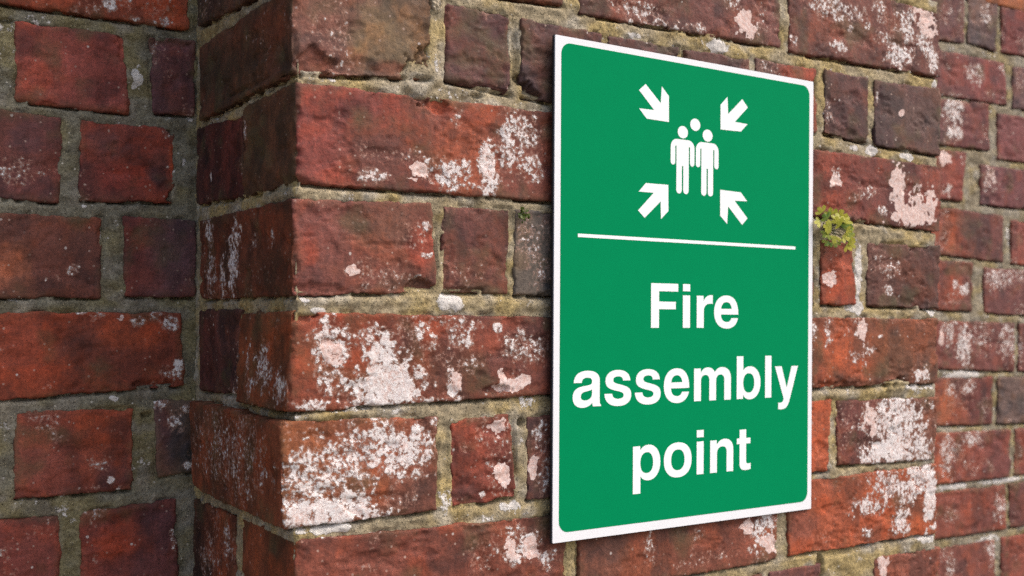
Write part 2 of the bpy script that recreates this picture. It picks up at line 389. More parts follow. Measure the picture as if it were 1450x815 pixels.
PATCH = {
 'F': [
  (75.4,202.9,34.5,31.2,(0.1536,0.1079,0.0614),0.8),
  (95.7,224.2,23.6,21.1,(0.1323,0.0786,0.0486),0.7),
  (12.1,181.6,15.8,9.9,(0.2194,0.069,0.0417),0.8),
  (78.4,182.5,28.9,6.2,(0.2333,0.0763,0.05),0.7),
  (70.1,121.9,40.0,25.9,(0.1126,0.0434,0.0328),0.85),
  (138.9,122.4,37.5,32.5,(0.2769,0.0697,0.0332),0.85),
  (190.6,118.3,33.4,33.6,(0.1636,0.0496,0.0382),0.6),
  (114.0,160.3,18.2,8.5,(0.2846,0.0632,0.0354),0.7),
  (17.7,134.8,21.3,30.0,(0.2401,0.0596,0.0471),0.5),
  (157.6,159.6,19.2,11.0,(0.2846,0.0664,0.0332),0.6),
  (67.6,67.4,34.2,18.1,(0.1421,0.0613,0.0405),0.7),
  (100.9,53.2,11.9,23.3,(0.2767,0.0568,0.033),0.9),
  (12.9,44.7,7.4,19.9,(0.2123,0.0421,0.0278),0.6),
  (91.0,26.5,20.6,7.4,(0.0871,0.0404,0.0261),0.8),
  (139.2,65.5,15.6,21.7,(0.1126,0.0408,0.035),0.7),
  (29.2,-2.6,37.8,10.1,(0.2468,0.0505,0.0265),0.7),
  (103.0,-2.3,35.8,8.5,(0.2845,0.06,0.031),0.7),
  (133.7,-42.8,37.3,21.6,(0.1124,0.0407,0.0246),0.9),
  (171.6,-13.2,26.1,13.3,(0.247,0.0595,0.0348),0.6),
  (185.0,-55.1,26.5,10.0,(0.1996,0.0558,0.0341),0.8),
  (35.0,-55.7,21.8,12.6,(0.1871,0.0526,0.0317),0.7),
  (57.3,-97.5,33.7,18.5,(0.3173,0.0888,0.0458),0.7),
  (3.2,-94.2,15.6,19.8,(0.2126,0.0687,0.0282),0.8),
  (97.8,-126.4,20.7,15.8,(0.1317,0.0491,0.0331),0.9),
  (140.5,-135.1,15.7,5.4,(0.1124,0.0359,0.0264),0.7),
  (169.2,-137.5,19.5,4.4,(0.2845,0.057,0.0353),0.8),
  (35.7,-177.1,32.7,20.3,(0.1872,0.0557,0.0362),0.6),
  (166.3,-186.9,25.9,22.1,(0.1931,0.0498,0.0277),0.6),
  (128.2,-158.4,18.5,5.4,(0.2469,0.0564,0.0326),0.7),
  (463.1,211.7,54.8,16.4,(0.127,0.058,0.0455),0.6),
  (524.5,198.5,7.8,27.0,(0.2543,0.0596,0.0372),0.9),
  (637.8,210.5,28.3,28.6,(0.1274,0.0714,0.0574),0.6),
  (676.7,203.7,28.3,21.9,(0.1131,0.0644,0.054),0.6),
  (539.8,132.0,29.6,34.1,(0.2124,0.0501,0.0299),0.7),
  (622.1,141.4,42.9,21.3,(0.1578,0.044,0.0312),0.5),
  (700.2,136.0,18.5,22.1,(0.2126,0.056,0.0366),0.7),
  (560.0,97.6,30.3,9.6,(0.0956,0.0546,0.0478),0.9),
  (555.4,43.8,26.1,27.5,(0.2845,0.0631,0.0311),0.8),
  (666.8,39.4,44.8,21.8,(0.0993,0.0381,0.0282),0.7),
  (549.0,-31.7,25.9,30.1,(0.3784,0.0817,0.0306),0.95),
  (597.2,-46.3,25.1,11.2,(0.3514,0.0814,0.0343),0.8),
  (531.3,-45.0,13.7,20.4,(0.2691,0.0629,0.0289),0.7),
  (634.4,-32.7,43.5,25.7,(0.1316,0.0518,0.0269),0.8),
  (690.0,-18.7,22.9,22.0,(0.1812,0.0618,0.0339),0.6),
  (531.8,-109.5,17.6,32.6,(0.3514,0.0814,0.0343),0.9),
  (576.9,-108.4,18.5,33.3,(0.1316,0.0411,0.0353),0.9),
  (690.7,-106.8,25.2,32.3,(0.142,0.0551,0.038),0.8),
  (552.2,-186.0,60.1,30.9,(0.3087,0.0735,0.0316),0.7),
  (680.2,-204.9,27.2,21.9,(0.3254,0.081,0.0319),0.8),
  (508.3,-192.1,19.1,26.8,(0.2128,0.0656,0.0415),0.8),
  (370.7,-197.6,49.5,18.7,(0.1751,0.0525,0.0316),0.6),
  (461.7,-204.0,20.0,19.6,(0.3259,0.097,0.0487),0.8),
  (277.0,-190.6,29.6,14.8,(0.1128,0.0517,0.04),0.7),
 ],
 'R': [
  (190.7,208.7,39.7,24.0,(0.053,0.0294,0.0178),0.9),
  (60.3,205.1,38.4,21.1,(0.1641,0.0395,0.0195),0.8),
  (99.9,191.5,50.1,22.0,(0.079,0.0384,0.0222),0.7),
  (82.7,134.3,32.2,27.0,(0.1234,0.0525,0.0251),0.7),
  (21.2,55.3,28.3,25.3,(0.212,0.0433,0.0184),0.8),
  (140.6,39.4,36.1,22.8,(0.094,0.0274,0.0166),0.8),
  (27.2,-20.6,28.7,20.3,(0.3307,0.0756,0.0261),0.8),
  (64.0,-47.9,31.0,10.6,(0.1365,0.0604,0.0325),0.8),
  (103.3,-110.5,67.3,33.0,(0.2122,0.0536,0.0242),0.6),
  (166.1,-88.3,37.9,17.5,(0.1503,0.0648,0.041),0.7),
 ],
 'L': [
  (-123.4,207.6,21.6,34.8,(0.2924,0.0705,0.0497),0.6),
  (-76.1,201.9,17.1,29.8,(0.2296,0.0545,0.0426),0.6),
  (-23.1,214.5,8.5,24.6,(0.136,0.0434,0.0411),0.7),
  (-136.4,131.0,21.3,28.8,(0.1075,0.043,0.0437),0.7),
  (-75.8,148.1,14.9,14.9,(0.1425,0.0534,0.0507),0.7),
  (-58.3,119.6,35.0,12.1,(0.2377,0.0416,0.0295),0.7),
  (-18.4,138.0,4.9,12.3,(0.3858,0.0756,0.032),0.9),
  (-31.7,130.8,8.4,21.4,(0.1129,0.0431,0.0408),0.8),
  (-146.5,38.6,15.8,22.9,(0.2928,0.0975,0.0533),0.7),
  (-97.9,63.6,22.3,14.7,(0.1362,0.0532,0.0413),0.7),
  (-16.2,54.8,15.9,30.9,(0.0974,0.0462,0.0533),0.8),
  (-49.3,71.8,10.6,24.2,(0.1754,0.0379,0.031),0.7),
  (-135.6,-30.2,21.3,28.8,(0.292,0.0587,0.0305),0.7),
  (-86.3,-24.9,28.2,17.8,(0.1549,0.0435,0.0284),0.7),
  (-51.8,-13.1,29.4,10.9,(0.3115,0.0626,0.0265),0.8),
  (-63.3,-43.2,34.8,12.0,(0.1482,0.0374,0.0239),0.7),
  (-124.5,-111.6,21.6,29.0,(0.2469,0.0699,0.0491),0.6),
  (-85.9,-102.1,22.6,23.8,(0.2732,0.0584,0.0259),0.6),
  (-68.6,-136.0,17.3,10.8,(0.1361,0.0465,0.0412),0.8),
  (-14.0,-112.2,9.8,16.1,(0.0509,0.0392,0.0429),0.9),
  (-26.3,-93.0,6.0,18.4,(0.1365,0.0607,0.0611),0.8),
  (-68.3,-187.0,23.1,21.0,(0.255,0.0479,0.0255),0.7),
  (-24.0,-182.3,9.7,24.6,(0.1129,0.0401,0.0438),0.9),
 ],
 'W': [
  (1122.5,349.7,41.2,20.3,(0.1983,0.0483,0.0447),0.6),
  (1059.2,212.9,22.1,35.7,(0.2448,0.0605,0.0381),0.7),
  (1059.9,128.6,18.9,35.7,(0.2739,0.0705,0.0321),0.8),
  (1116.3,126.3,26.3,30.3,(0.1085,0.0444,0.0384),0.7),
  (1068.4,54.4,22.2,33.8,(0.2739,0.0639,0.0341),0.8),
  (1054.2,-119.2,18.9,33.7,(0.2895,0.0851,0.039),0.8),
  (1051.7,-193.3,22.0,35.6,(0.3213,0.0746,0.0328),0.8),
  (1152.5,-210.1,50.5,30.8,(0.1468,0.0449,0.0389),0.6),
 ],
}
CHIP = {
 'F': [
  (98.3,177.6,13.0,17.9,4),
  (109.0,186.4,6.0,21.2,4),
  (12.2,179.1,15.8,11.9,4),
  (69.8,173.1,8.0,2.6,0),
  (102.8,22.5,13.1,6.4,5),
  (13.1,17.3,13.7,4.0,3),
  (193.5,179.1,14.7,7.8,8),
  (17.3,19.9,26.6,4.0,2),
  (580.4,94.5,26.8,4.9,5),
  (565.1,97.9,36.5,4.1,-2),
  (667.7,-62.2,0.1,0.1,0),
  (643.4,-65.9,17.5,7.2,9),
  (68.5,-72.3,17.1,2.1,2),
  (677.8,79.8,18.1,5.8,4),
  (165.4,-55.6,11.6,3.3,4),
  (7.9,2.3,11.5,5.0,5),
  (551.3,-62.6,30.0,4.1,3),
  (139.5,21.1,18.8,2.7,3),
  (114.0,161.4,8.5,5.3,3),
  (174.2,92.1,19.6,2.8,3),
  (610.5,250.0,31.8,4.2,3),
 ],
 'R': [
  (99.7,177.7,50.0,2.2,2),
  (67.9,196.0,18.7,5.3,1.5),
 ],
 'L': [
  (-16.4,107.3,5.5,8.6,9),
  (-21.0,168.6,7.3,7.4,6),
  (-141.4,-145.0,11.6,4.6,3),
  (-57.8,234.3,8.2,18.1,3),
  (-36.7,-59.0,17.9,3.7,4),
  (-23.2,237.9,18.2,4.9,4),
  (-110.3,-229.5,5.5,4.7,2),
 ],
 'W': [
  (1109.9,-78.0,19.6,4.0,5),
 ],
}
MORTAR_LIME = {
 'F': [
  (125.3,12.2,13.5,8.1,0.8),
  (8.9,12.7,4.7,2.5,0.9),
  (19.5,4.9,5.9,3.0,0.9),
  (30.1,-150.8,24.9,4.0,0.85),
  (3.5,-146.7,10.4,4.0,0.8),
  (605.9,169.8,9.5,6.3,0.95),
  (661.3,168.1,13.4,4.3,0.95),
  (579.8,170.3,9.3,4.2,0.7),
  (401.1,245.0,18.8,7.6,0.8),
  (304.1,241.1,12.2,4.8,0.6),
  (588.0,48.1,7.3,33.5,0.75),
  (584.2,12.5,13.4,7.0,0.9),
  (701.3,9.2,8.1,4.4,0.9),
  (694.1,-226.1,17.3,6.6,0.9),
  (123.2,-136.4,7.3,14.0,0.6),
  (183.0,-147.5,9.9,5.6,0.7),
  (29.3,171.2,3.2,3.0,0.8),
  (46.0,-63.7,33.2,5.1,0.6),
  (705.0,248.7,4.6,5.2,0.8),
  (79.9,-67.6,28.9,4.2,0.5),
  (198.5,-63.9,16.8,6.8,0.6),
  (126.0,199.3,6.1,10.7,0.5),
  (223.9,232.4,13.9,8.0,0.5),
  (679.0,-68.3,34.0,4.4,0.6),
  (8.3,-68.7,15.7,4.0,0.5),
  (112.0,192.1,3.6,9.6,0.6),
  (384.1,246.4,41.9,5.0,0.4),
 ],
 'R': [
  (157.0,-71.3,11.2,4.6,0.5),
 ],
 'L': [
  (-50.0,205.1,5.9,10.9,0.85),
  (-67.2,-69.5,5.2,3.0,0.8),
  (-66.8,79.9,3.5,6.0,0.6),
  (-9.2,136.9,3.7,5.0,0.7),
  (-92.5,92.2,3.4,3.5,0.6),
  (-4.5,174.6,3.7,3.7,0.7),
  (-146.4,13.4,5.3,2.3,0.6),
  (-67.7,250.9,11.5,3.0,0.3),
 ],
 'W': [
  (1071.0,-234.4,43.0,5.0,0.85),
  (1186.7,-233.2,75.8,5.2,0.75),
  (1093.6,-75.6,48.5,8.0,0.85),
  (1200.7,130.3,8.7,18.7,0.6),
  (1093.1,-15.3,32.3,4.0,0.5),
  (1153.5,-317.8,40.4,8.2,0.7),
 ],
}
MORTAR_RISE = {
 'F': [
  (98.3,181.9,19.0,15.8,2.6),
  (109.0,191.7,7.2,21.2,1.5),
  (78.5,169.5,28.9,5.2,1.5),
  (45.5,12.7,49.8,4.1,1.5),
  (125.9,12.2,13.5,7.5,0.7),
  (165.0,10.5,51.7,4.4,1.5),
  (643.3,-65.1,32.9,7.2,3),
  (29.6,-70.6,32.4,4.0,2),
  (571.5,-73.5,40.8,4.2,1),
  (588.7,95.0,31.2,7.0,2),
  (123.0,-106.9,4.9,26.8,-2),
  (112.8,56.3,3.0,24.0,-1.5),
  (183.3,209.7,3.3,25.1,-3.5),
  (188.8,189.8,5.3,4.5,-5),
  (149.2,172.9,5.7,2.7,-7),
  (111.7,238.4,4.8,4.3,-8),
  (191.9,-82.2,3.3,3.4,-8),
  (185.4,-110.9,2.7,16.8,-3),
  (534.8,-237.5,4.9,16.3,-6),
  (572.8,-226.7,34.7,2.8,-4),
 ],
 'R': [
  (81.4,53.4,1.6,0.5,0),
 ],
 'L': [
  (-152.6,203.8,7.3,28.5,2),
  (-153.8,239.0,6.2,2.8,-6),
  (-40.7,-85.0,4.8,3.0,-6),
 ],
 'W': [
 ],
}
# sign print, mm on the sign face from its left edge
ARROWS = [[(86.5, 192.4), (93.7, 198.3), (110.6, 184.0), (111.6, 198.5), (119.7, 191.2), (119.9, 169.0), (95.0, 169.3), (86.6, 177.1), (103.3, 177.4)], [(207.2, 198.6), (214.2, 192.0), (198.1, 177.4), (213.9, 176.9), (205.6, 169.4), (180.5, 168.8), (180.4, 190.7), (188.8, 198.6), (189.7, 183.4)], [(86.1, 91.5), (93.4, 85.6), (111.0, 100.6), (111.5, 85.6), (119.8, 92.9), (119.6, 115.3), (94.5, 115.0), (86.7, 107.3), (103.3, 107.4)], [(214.5, 92.0), (207.8, 85.7), (190.3, 101.3), (189.2, 85.5), (180.6, 92.4), (180.5, 115.4), (206.0, 114.8), (213.9, 107.3), (198.2, 106.8)]]
HEADS = [(135.9, 161.9), (150.3, 169.8), (165.0, 161.8)]
SIGN_X, SIGN_K = 0.21531, 1.00520
# body outline key points (left figure), head radius
BODY = {'l': 122.1, 'r': 149.5, 'top': 155.5, 'arm': 133.1, 'leg': 108.7, 'crotch': 132.7, 'pit': 149.7, 'l2': 151.2, 'r2': 178.3, 'leg2': 108.7, 'top2': 155.7}


# ------------------------------------------------------------------ small helpers
def tag(o, label=None, category=None, group=None, kind=None):
    if label: o['label'] = label
    if category: o['category'] = category
    if group: o['group'] = group
    if kind: o['kind'] = kind
    return o

def empty(name, loc=(0, 0, 0)):
    o = bpy.data.objects.new(name, None)
    o.empty_display_size = 0.05
    o.location = loc
    COL.link(o)
    return o

def add_obj(name, mesh, mat, parent=None):
    o = bpy.data.objects.new(name, mesh)
    if mat is not None and not mesh.materials:
        mesh.materials.append(mat)
    COL.link(o)
    if parent is not None:
        o.parent = parent
        o.matrix_parent_inverse = parent.matrix_basis.inverted()
    return o

def np_mesh(name, V, Q, cols=None, aux=None, smooth=True):
    me = bpy.data.meshes.new(name)
    nq, k = Q.shape
    me.vertices.add(len(V)); me.vertices.foreach_set('co', V.astype(np.float32).ravel())
    me.loops.add(nq * k); me.loops.foreach_set('vertex_index', Q.astype(np.int32).ravel())
    me.polygons.add(nq); me.polygons.foreach_set('loop_start', np.arange(0, nq * k, k, dtype=np.int32))
    me.polygons.foreach_set('use_smooth', np.full(nq, smooth, dtype=bool))
    for nm, arr in (('tint', cols), ('marks', aux)):
        if arr is not None:
            at = me.attributes.new(nm, 'FLOAT_COLOR', 'POINT')
            full = np.ones((len(V), 4), np.float32); full[:, :arr.shape[1]] = arr
            at.data.foreach_set('color', full.ravel())
    me.update(calc_edges=True)
    me.validate()
    return me

def ss(a, b, x):
    t = np.clip((x - a) / (b - a), 0, 1)
    return t * t * (3 - 2 * t)

def _h(ix, iy, iz):
    h = (ix.astype(np.uint32) * np.uint32(374761393) + iy.astype(np.uint32) * np.uint32(668265263) + iz.astype(np.uint32) * np.uint32(2147483647 - 58))
    h = (h ^ (h >> np.uint32(13))) * np.uint32(1274126177)
    h = (h ^ (h >> np.uint32(16))) * np.uint32(2246822519)
    return ((h ^ (h >> np.uint32(15))) & np.uint32(0xFFFFFF)).astype(np.float32) / np.float32(0xFFFFFF)

def noise(x, y, z):
    """smooth value noise, about 0..1 (coordinates in cells)"""
    with np.errstate(over='ignore'):
        xi, yi, zi = np.floor(x), np.floor(y), np.floor(z)
        fx, fy, fz = (x - xi).astype(np.float32), (y - yi).astype(np.float32), (z - zi).astype(np.float32)
        xi, yi, zi = xi.astype(np.int64), yi.astype(np.int64), zi.astype(np.int64)
        sx, sy, sz = fx * fx * (3 - 2 * fx), fy * fy * (3 - 2 * fy), fz * fz * (3 - 2 * fz)
        def lx(j, k):
            a = _h(xi, yi + j, zi + k); b = _h(xi + 1, yi + j, zi + k)
            return a + (b - a) * sx
        a = lx(0, 0); a = a + (lx(1, 0) - a) * sy
        b = lx(0, 1); b = b + (lx(1, 1) - b) * sy
        return a + (b - a) * sz

def fbm(x, y, z, octaves=3, gain=0.55):
    s = 0; amp = 1.0; tot = 0
    for i in range(octaves):
        s = s + amp * noise(x + 17.3 * i, y - 9.1 * i, z + 5.7 * i)
        tot += amp; amp *= gain
        x, y, z = x * 2.03, y * 2.03, z * 2.03
    return s / tot

# ------------------------------------------------------------------ materials
class G:
    """tiny node-graph helper"""
    def __init__(self, name):
        self.m = bpy.data.materials.new(name); self.m.use_nodes = True
        self.nt = self.m.node_tree; self.nt.nodes.clear()
        self.out = self.nt.nodes.new('ShaderNodeOutputMaterial')
    def n(self, t, ins=None, **kw):
        nd = self.nt.nodes.new('ShaderNode' + t)
        for k, v in kw.items(): setattr(nd, k, v)
        for k, v in (ins or {}).items():
            if hasattr(v, 'is_output') or isinstance(v, bpy.types.NodeSocket): self.nt.links.new(v, nd.inputs[k])
            else: nd.inputs[k].default_value = v
        return nd
    def math(self, op, a, b=0.0, c=None, clamp=False):
        ins = {0: a, 1: b}
        if c is not None: ins[2] = c
        return self.n('Math', ins, operation=op, use_clamp=clamp).outputs[0]
    def step(self, lo, hi, x):
        nd = self.n('MapRange', {'Value': x, 'From Min': lo, 'From Max': hi}, interpolation_type='SMOOTHSTEP')
        return nd.outputs[0]
    def rng(self, x, a, b, c, d):
        return self.n('MapRange', {'Value': x, 'From Min': a, 'From Max': b, 'To Min': c, 'To Max': d}).outputs[0]
    def mix(self, f, a, b, mode='MIX'):
        nd = self.n('Mix', data_type='RGBA', blend_type=mode)
        for i, v in ((0, f), (6, a), (7, b)):
            if isinstance(v, bpy.types.NodeSocket): self.nt.links.new(v, nd.inputs[i])
            else: nd.inputs[i].default_value = v if i == 0 else (*v, 1.0)
        return nd.outputs[2]
    def noise(self, vec, scale, detail=3.0, rough=0.55, dist=0.0):
        return self.n('TexNoise', {'Vector': vec, 'Scale': scale, 'Detail': detail, 'Roughness': rough, 'Distortion': dist})
    def voro(self, vec, scale, rand=1.0):
        return self.n('TexVoronoi', {'Vector': vec, 'Scale': scale, 'Randomness': rand})

def brick_material():
    g = G('weathered_brick')
    pos = g.n('NewGeometry').outputs['Position']
    tint = g.n('Attribute', attribute_name='tint').outputs['Color']
    marks = g.n('SeparateColor', {0: g.n('Attribute', attribute_name='marks').outputs['Color']})
    lime, pink, dirt = marks.outputs[0], marks.outputs[1], marks.outputs[2]
    # clay body: mottled, with vertical drag lines and grit
    nA = g.noise(pos, 60, 4, 0.62).outputs[0]
    nB = g.noise(pos, 340, 4, 0.68).outputs[0]
    nC = g.noise(pos, 1500, 2, 0.6).outputs[0]
    drag = g.n('Mapping', {'Vector': pos, 'Scale': (1.0, 1.0, 0.10)}).outputs[0]
    nD = g.noise(drag, 420, 3, 0.6).outputs[0]
    val = g.math('MULTIPLY', g.rng(nA, 0.25, 0.75, 0.72, 1.28), g.rng(nB, 0.25, 0.75, 0.58, 1.38))
    val = g.math('MULTIPLY', val, g.rng(nC, 0.2, 0.8, 0.80, 1.20))
    val = g.math('MULTIPLY', val, g.rng(nD, 0.25, 0.75, 0.90, 1.10))
    body = g.mix(1.0, tint, g.n('CombineColor', {0: val, 1: val, 2: val}).outputs[0], 'MULTIPLY')
    # hairline cracks here and there
    p1 = g.noise(pos, 120, 5, 0.68).outputs[0]
    hair = g.math('MULTIPLY', g.step(0.010, 0.003, g.math('ABSOLUTE', g.math('SUBTRACT', p1, 0.47))), g.step(0.52, 0.60, nA))
    body = g.mix(g.math('MULTIPLY', hair, 0.55), body, (0.03, 0.018, 0.014))
    # grit specks: pale and dark
    v1 = g.voro(pos, 260); s1 = g.n('SeparateColor', {0: v1.outputs['Color']})
    pale = g.math('MULTIPLY', g.step(0.30, 0.18, v1.outputs['Distance']), g.step(0.84, 0.92, g.math('ADD', s1.outputs[0], g.rng(nA, 0.35, 0.65, -0.10, 0.06))))
    body = g.mix(g.math('MULTIPLY', pale, g.rng(s1.outputs[1], 0, 1, 0.15, 0.75)), body, (0.42, 0.30, 0.25))
    v2 = g.voro(pos, 520); s2 = g.n('SeparateColor', {0: v2.outputs['Color']})
    pit = g.math('MULTIPLY', g.step(0.36, 0.20, v2.outputs['Distance']), g.step(0.90, 0.94, s2.outputs[1]))
    body = g.mix(g.math('MULTIPLY', pit, 0.55), body, (0.022, 0.014, 0.012))
    v3 = g.voro(pos, 95); s3 = g.n('SeparateColor', {0: v3.outputs['Color']})
    fleck = g.math('MULTIPLY', g.step(0.13, 0.08, g.math('ADD', v3.outputs['Distance'], g.rng(nB, 0.2, 0.8, -0.06, 0.06))), g.step(0.88, 0.91, s3.outputs[2]))
    body = g.mix(g.math('MULTIPLY', fleck, 0.85), body, (0.52, 0.45, 0.42))
    # olive grime
    body = g.mix(g.math('MULTIPLY', dirt, g.rng(nA, 0.3, 0.7, 0.3, 1.0)), body, (0.085, 0.070, 0.032))
    # powdery limewash remains
    p2 = nB
    pv = v1.outputs['Distance']
    f = g.math('ADD', lime, g.math('MULTIPLY', g.math('SUBTRACT', p1, 0.5), 1.25))
    f = g.math('ADD', f, g.math('MULTIPLY', g.math('SUBTRACT', p2, 0.5), 1.7))
    f = g.math('ADD', f, g.math('MULTIPLY', g.math('SUBTRACT', 0.42, pv), 0.60))
    has = g.step(0.04, 0.22, lime)
    halo = g.math('MULTIPLY', g.step(0.20, 0.58, f), has)
    lm = g.math('MULTIPLY', g.step(0.46, 0.74, f), has)
    body = g.mix(g.math('MULTIPLY', halo, 0.52), body, (0.44, 0.25, 0.19))
    lcol = g.mix(g.step(0.42, 0.66, nA), (0.68, 0.63, 0.63), (0.62, 0.46, 0.42))
    lcol = g.mix(g.step(0.42, 0.6, p2), lcol, (0.76, 0.74, 0.74))
    holes = g.math('SUBTRACT', 1.0, g.math('MULTIPLY', g.step(0.46, 0.38, nC), 0.75))
    body = g.mix(g.math('MULTIPLY', g.math('MULTIPLY', lm, holes), 0.94), body, lcol)
    # thicker pink-white paint flakes
    q1 = p1
    fp = g.math('ADD', pink, g.math('MULTIPLY', g.math('SUBTRACT', q1, 0.5), 1.3))
    fp = g.math('ADD', fp, g.math('MULTIPLY', g.math('SUBTRACT', nB, 0.5), 0.45))
    pm = g.math('MULTIPLY', g.step(0.54, 0.60, fp), g.step(0.05, 0.2, pink))
    pcol = g.mix(g.step(0.35, 0.65, nB), (0.58, 0.38, 0.33), (0.70, 0.58, 0.55))
    body = g.mix(g.math('MULTIPLY', pm, 0.93), body, pcol)
    # fine relief
    h = g.math('MULTIPLY', nB, 0.55)
    h = g.math('ADD', h, g.math('MULTIPLY', nC, 0.22))
    h = g.math('ADD', h, g.math('MULTIPLY', nD, 0.15))
    h = g.math('ADD', h, g.math('MULTIPLY', g.math('MAXIMUM', lm, pm), 0.45))
    bump = g.n('Bump', {'Strength': 0.85, 'Distance': 0.0016, 'Height': h})
    rough = g.rng(nB, 0.3, 0.7, 0.66, 0.90)
    b = g.n('BsdfPrincipled', {'Base Color': body, 'Roughness': rough, 'Specular IOR Level': 0.32, 'Normal': bump.outputs[0]})
    g.nt.links.new(b.outputs[0], g.out.inputs[0])
    return g.m

def mortar_material():
    g = G('sandy_lime_mortar')
    pos = g.n('NewGeometry').outputs['Position']
    tint = g.n('Attribute', attribute_name='tint').outputs['Color']
    marks = g.n('SeparateColor', {0: g.n('Attribute', attribute_name='marks').outputs['Color']})
    lime, moss = marks.outputs[0], marks.outputs[1]
    nA = g.noise(pos, 70, 5, 0.65).outputs[0]
    nB = g.noise(pos, 420, 4, 0.7).outputs[0]
    val = g.math('MULTIPLY', g.rng(nA, 0.25, 0.75, 0.66, 1.30), g.rng(nB, 0.25, 0.75, 0.52, 1.46))
    body = g.mix(1.0, tint, g.n('CombineColor', {0: val, 1: val, 2: val}).outputs[0], 'MULTIPLY')
    v = g.voro(pos, 620); s = g.n('SeparateColor', {0: v.outputs['Color']})
    grain = g.step(0.42, 0.25, v.outputs['Distance'])
    body = g.mix(g.math('MULTIPLY', g.math('MULTIPLY', grain, g.step(0.62, 0.8, s.outputs[0])), 0.6), body, (0.42, 0.36, 0.24))
    body = g.mix(g.math('MULTIPLY', g.math('MULTIPLY', grain, g.step(0.70, 0.85, s.outputs[1])), 0.7), body, (0.035, 0.028, 0.018))
    v2 = g.voro(pos, 210); s2 = g.n('SeparateColor', {0: v2.outputs['Color']})
    body = g.mix(g.math('MULTIPLY', g.math('MULTIPLY', g.step(0.22, 0.12, v2.outputs['Distance']), g.step(0.86, 0.9, s2.outputs[0])), 0.8), body, (0.56, 0.52, 0.45))
    nM = g.noise(pos, 150, 5, 0.7).outputs[0]
    mm_ = g.step(0.52, 0.72, g.math('ADD', moss, g.math('MULTIPLY', g.math('SUBTRACT', nM, 0.5), 1.1)))
    body = g.mix(g.math('MULTIPLY', mm_, 0.6), body, g.mix(nB, (0.12, 0.115, 0.022), (0.30, 0.235, 0.06)))
    f = g.math('ADD', lime, g.math('MULTIPLY', g.math('SUBTRACT', g.noise(pos, 170, 6, 0.68).outputs[0], 0.5), 1.5))
    f = g.math('ADD', f, g.math('MULTIPLY', g.math('SUBTRACT', nB, 0.5), 0.6))
    lm = g.math('MULTIPLY', g.step(0.50, 0.64, f), g.step(0.05, 0.25, lime))
    body = g.mix(g.math('MULTIPLY', lm, 0.9), body, g.mix(nB, (0.50, 0.47, 0.44), (0.74, 0.71, 0.69)))
    h = g.math('ADD', g.math('MULTIPLY', nB, 0.6), g.math('MULTIPLY', grain, 0.25))
    h = g.math('ADD', h, g.math('MULTIPLY', lm, 0.3))
    bump = g.n('Bump', {'Strength': 0.9, 'Distance': 0.0014, 'Height': h})
    b = g.n('BsdfPrincipled', {'Base Color': body, 'Roughness': 0.93, 'Specular IOR Level': 0.2, 'Normal': bump.outputs[0]})
    g.nt.links.new(b.outputs[0], g.out.inputs[0])
    return g.m

def plain_material(name, col, rough=0.6, spec=0.4, var=0.0, scale=200, bump=0.0):
    g = G(name)
    pos = g.n('NewGeometry').outputs['Position']
    n1 = g.noise(pos, scale, 4, 0.6).outputs[0]
    val = g.rng(n1, 0.25, 0.75, 1 - var, 1 + var)
    body = g.mix(1.0, col, g.n('CombineColor', {0: val, 1: val, 2: val}).outputs[0], 'MULTIPLY')
    ins = {'Base Color': body, 'Roughness': rough, 'Specular IOR Level': spec}
    if bump: ins['Normal'] = g.n('Bump', {'Strength': 0.7, 'Distance': bump, 'Height': n1}).outputs[0]
    b = g.n('BsdfPrincipled', ins)
    g.nt.links.new(b.outputs[0], g.out.inputs[0])
    return g.m

def leaf_material(name, a, b_, trans=0.35):
    g = G(name)
    pos = g.n('NewGeometry').outputs['Position']
    n1 = g.noise(pos, 160, 3, 0.6).outputs[0]
    body = g.mix(g.step(0.35, 0.65, n1), a, b_)
    p = g.n('BsdfPrincipled', {'Base Color': body, 'Roughness': 0.5})
    t = g.n('BsdfTranslucent', {'Color': body})
    mx = g.n('MixShader', {0: trans, 1: p.outputs[0], 2: t.outputs[0]})
    g.nt.links.new(mx.outputs[0], g.out.inputs[0])
    return g.m

BRICK = brick_material()
MORTAR = mortar_material()

# ------------------------------------------------------------------ brickwork geometry (all lengths in mm until the end)
def to_world(pl, u, v, z):
    """plane coordinates (along, up, outwards) in mm -> world metres"""
    u, v, z = u / 1000.0, v / 1000.0, z / 1000.0
    if pl == 'F': return np.stack([u, -z, v + EYE], -1)
    if pl == 'R': return np.stack([-z, u, v + EYE], -1)
    return np.stack([u, RECESS - z, v + EYE], -1)

def near(lst, u0, u1, v0, v1):
    return [t for t in lst if t[0] + 1.5 * t[2] > u0 and t[0] - 1.5 * t[2] < u1 and t[1] + 1.5 * t[3] > v0 and t[1] - 1.5 * t[3] < v1]

def edist(t, u, v):
    return np.sqrt(((u - t[0]) / max(t[2], .3)) ** 2 + ((v - t[1]) / max(t[3], .3)) ** 2)

def marks_at(pl, u, v, wob, wobf, lime_tab, pink_tab):
    lime = np.zeros_like(u); pink = np.zeros_like(u)
    b = (u.min(), u.max(), v.min(), v.max())
    for t in near(lime_tab.get(pl, []), *b):
        lime = np.maximum(lime, t[4] * ss(1.45, 0.35, edist(t, u, v) + 0.75 * wob + 0.30 * wobf))
    for t in near(pink_tab.get(pl, []), *b):
        pink = np.maximum(pink, t[4] * ss(1.35, 0.55, edist(t, u, v) + 0.95 * wob + 0.35 * wobf))
    return lime, pink

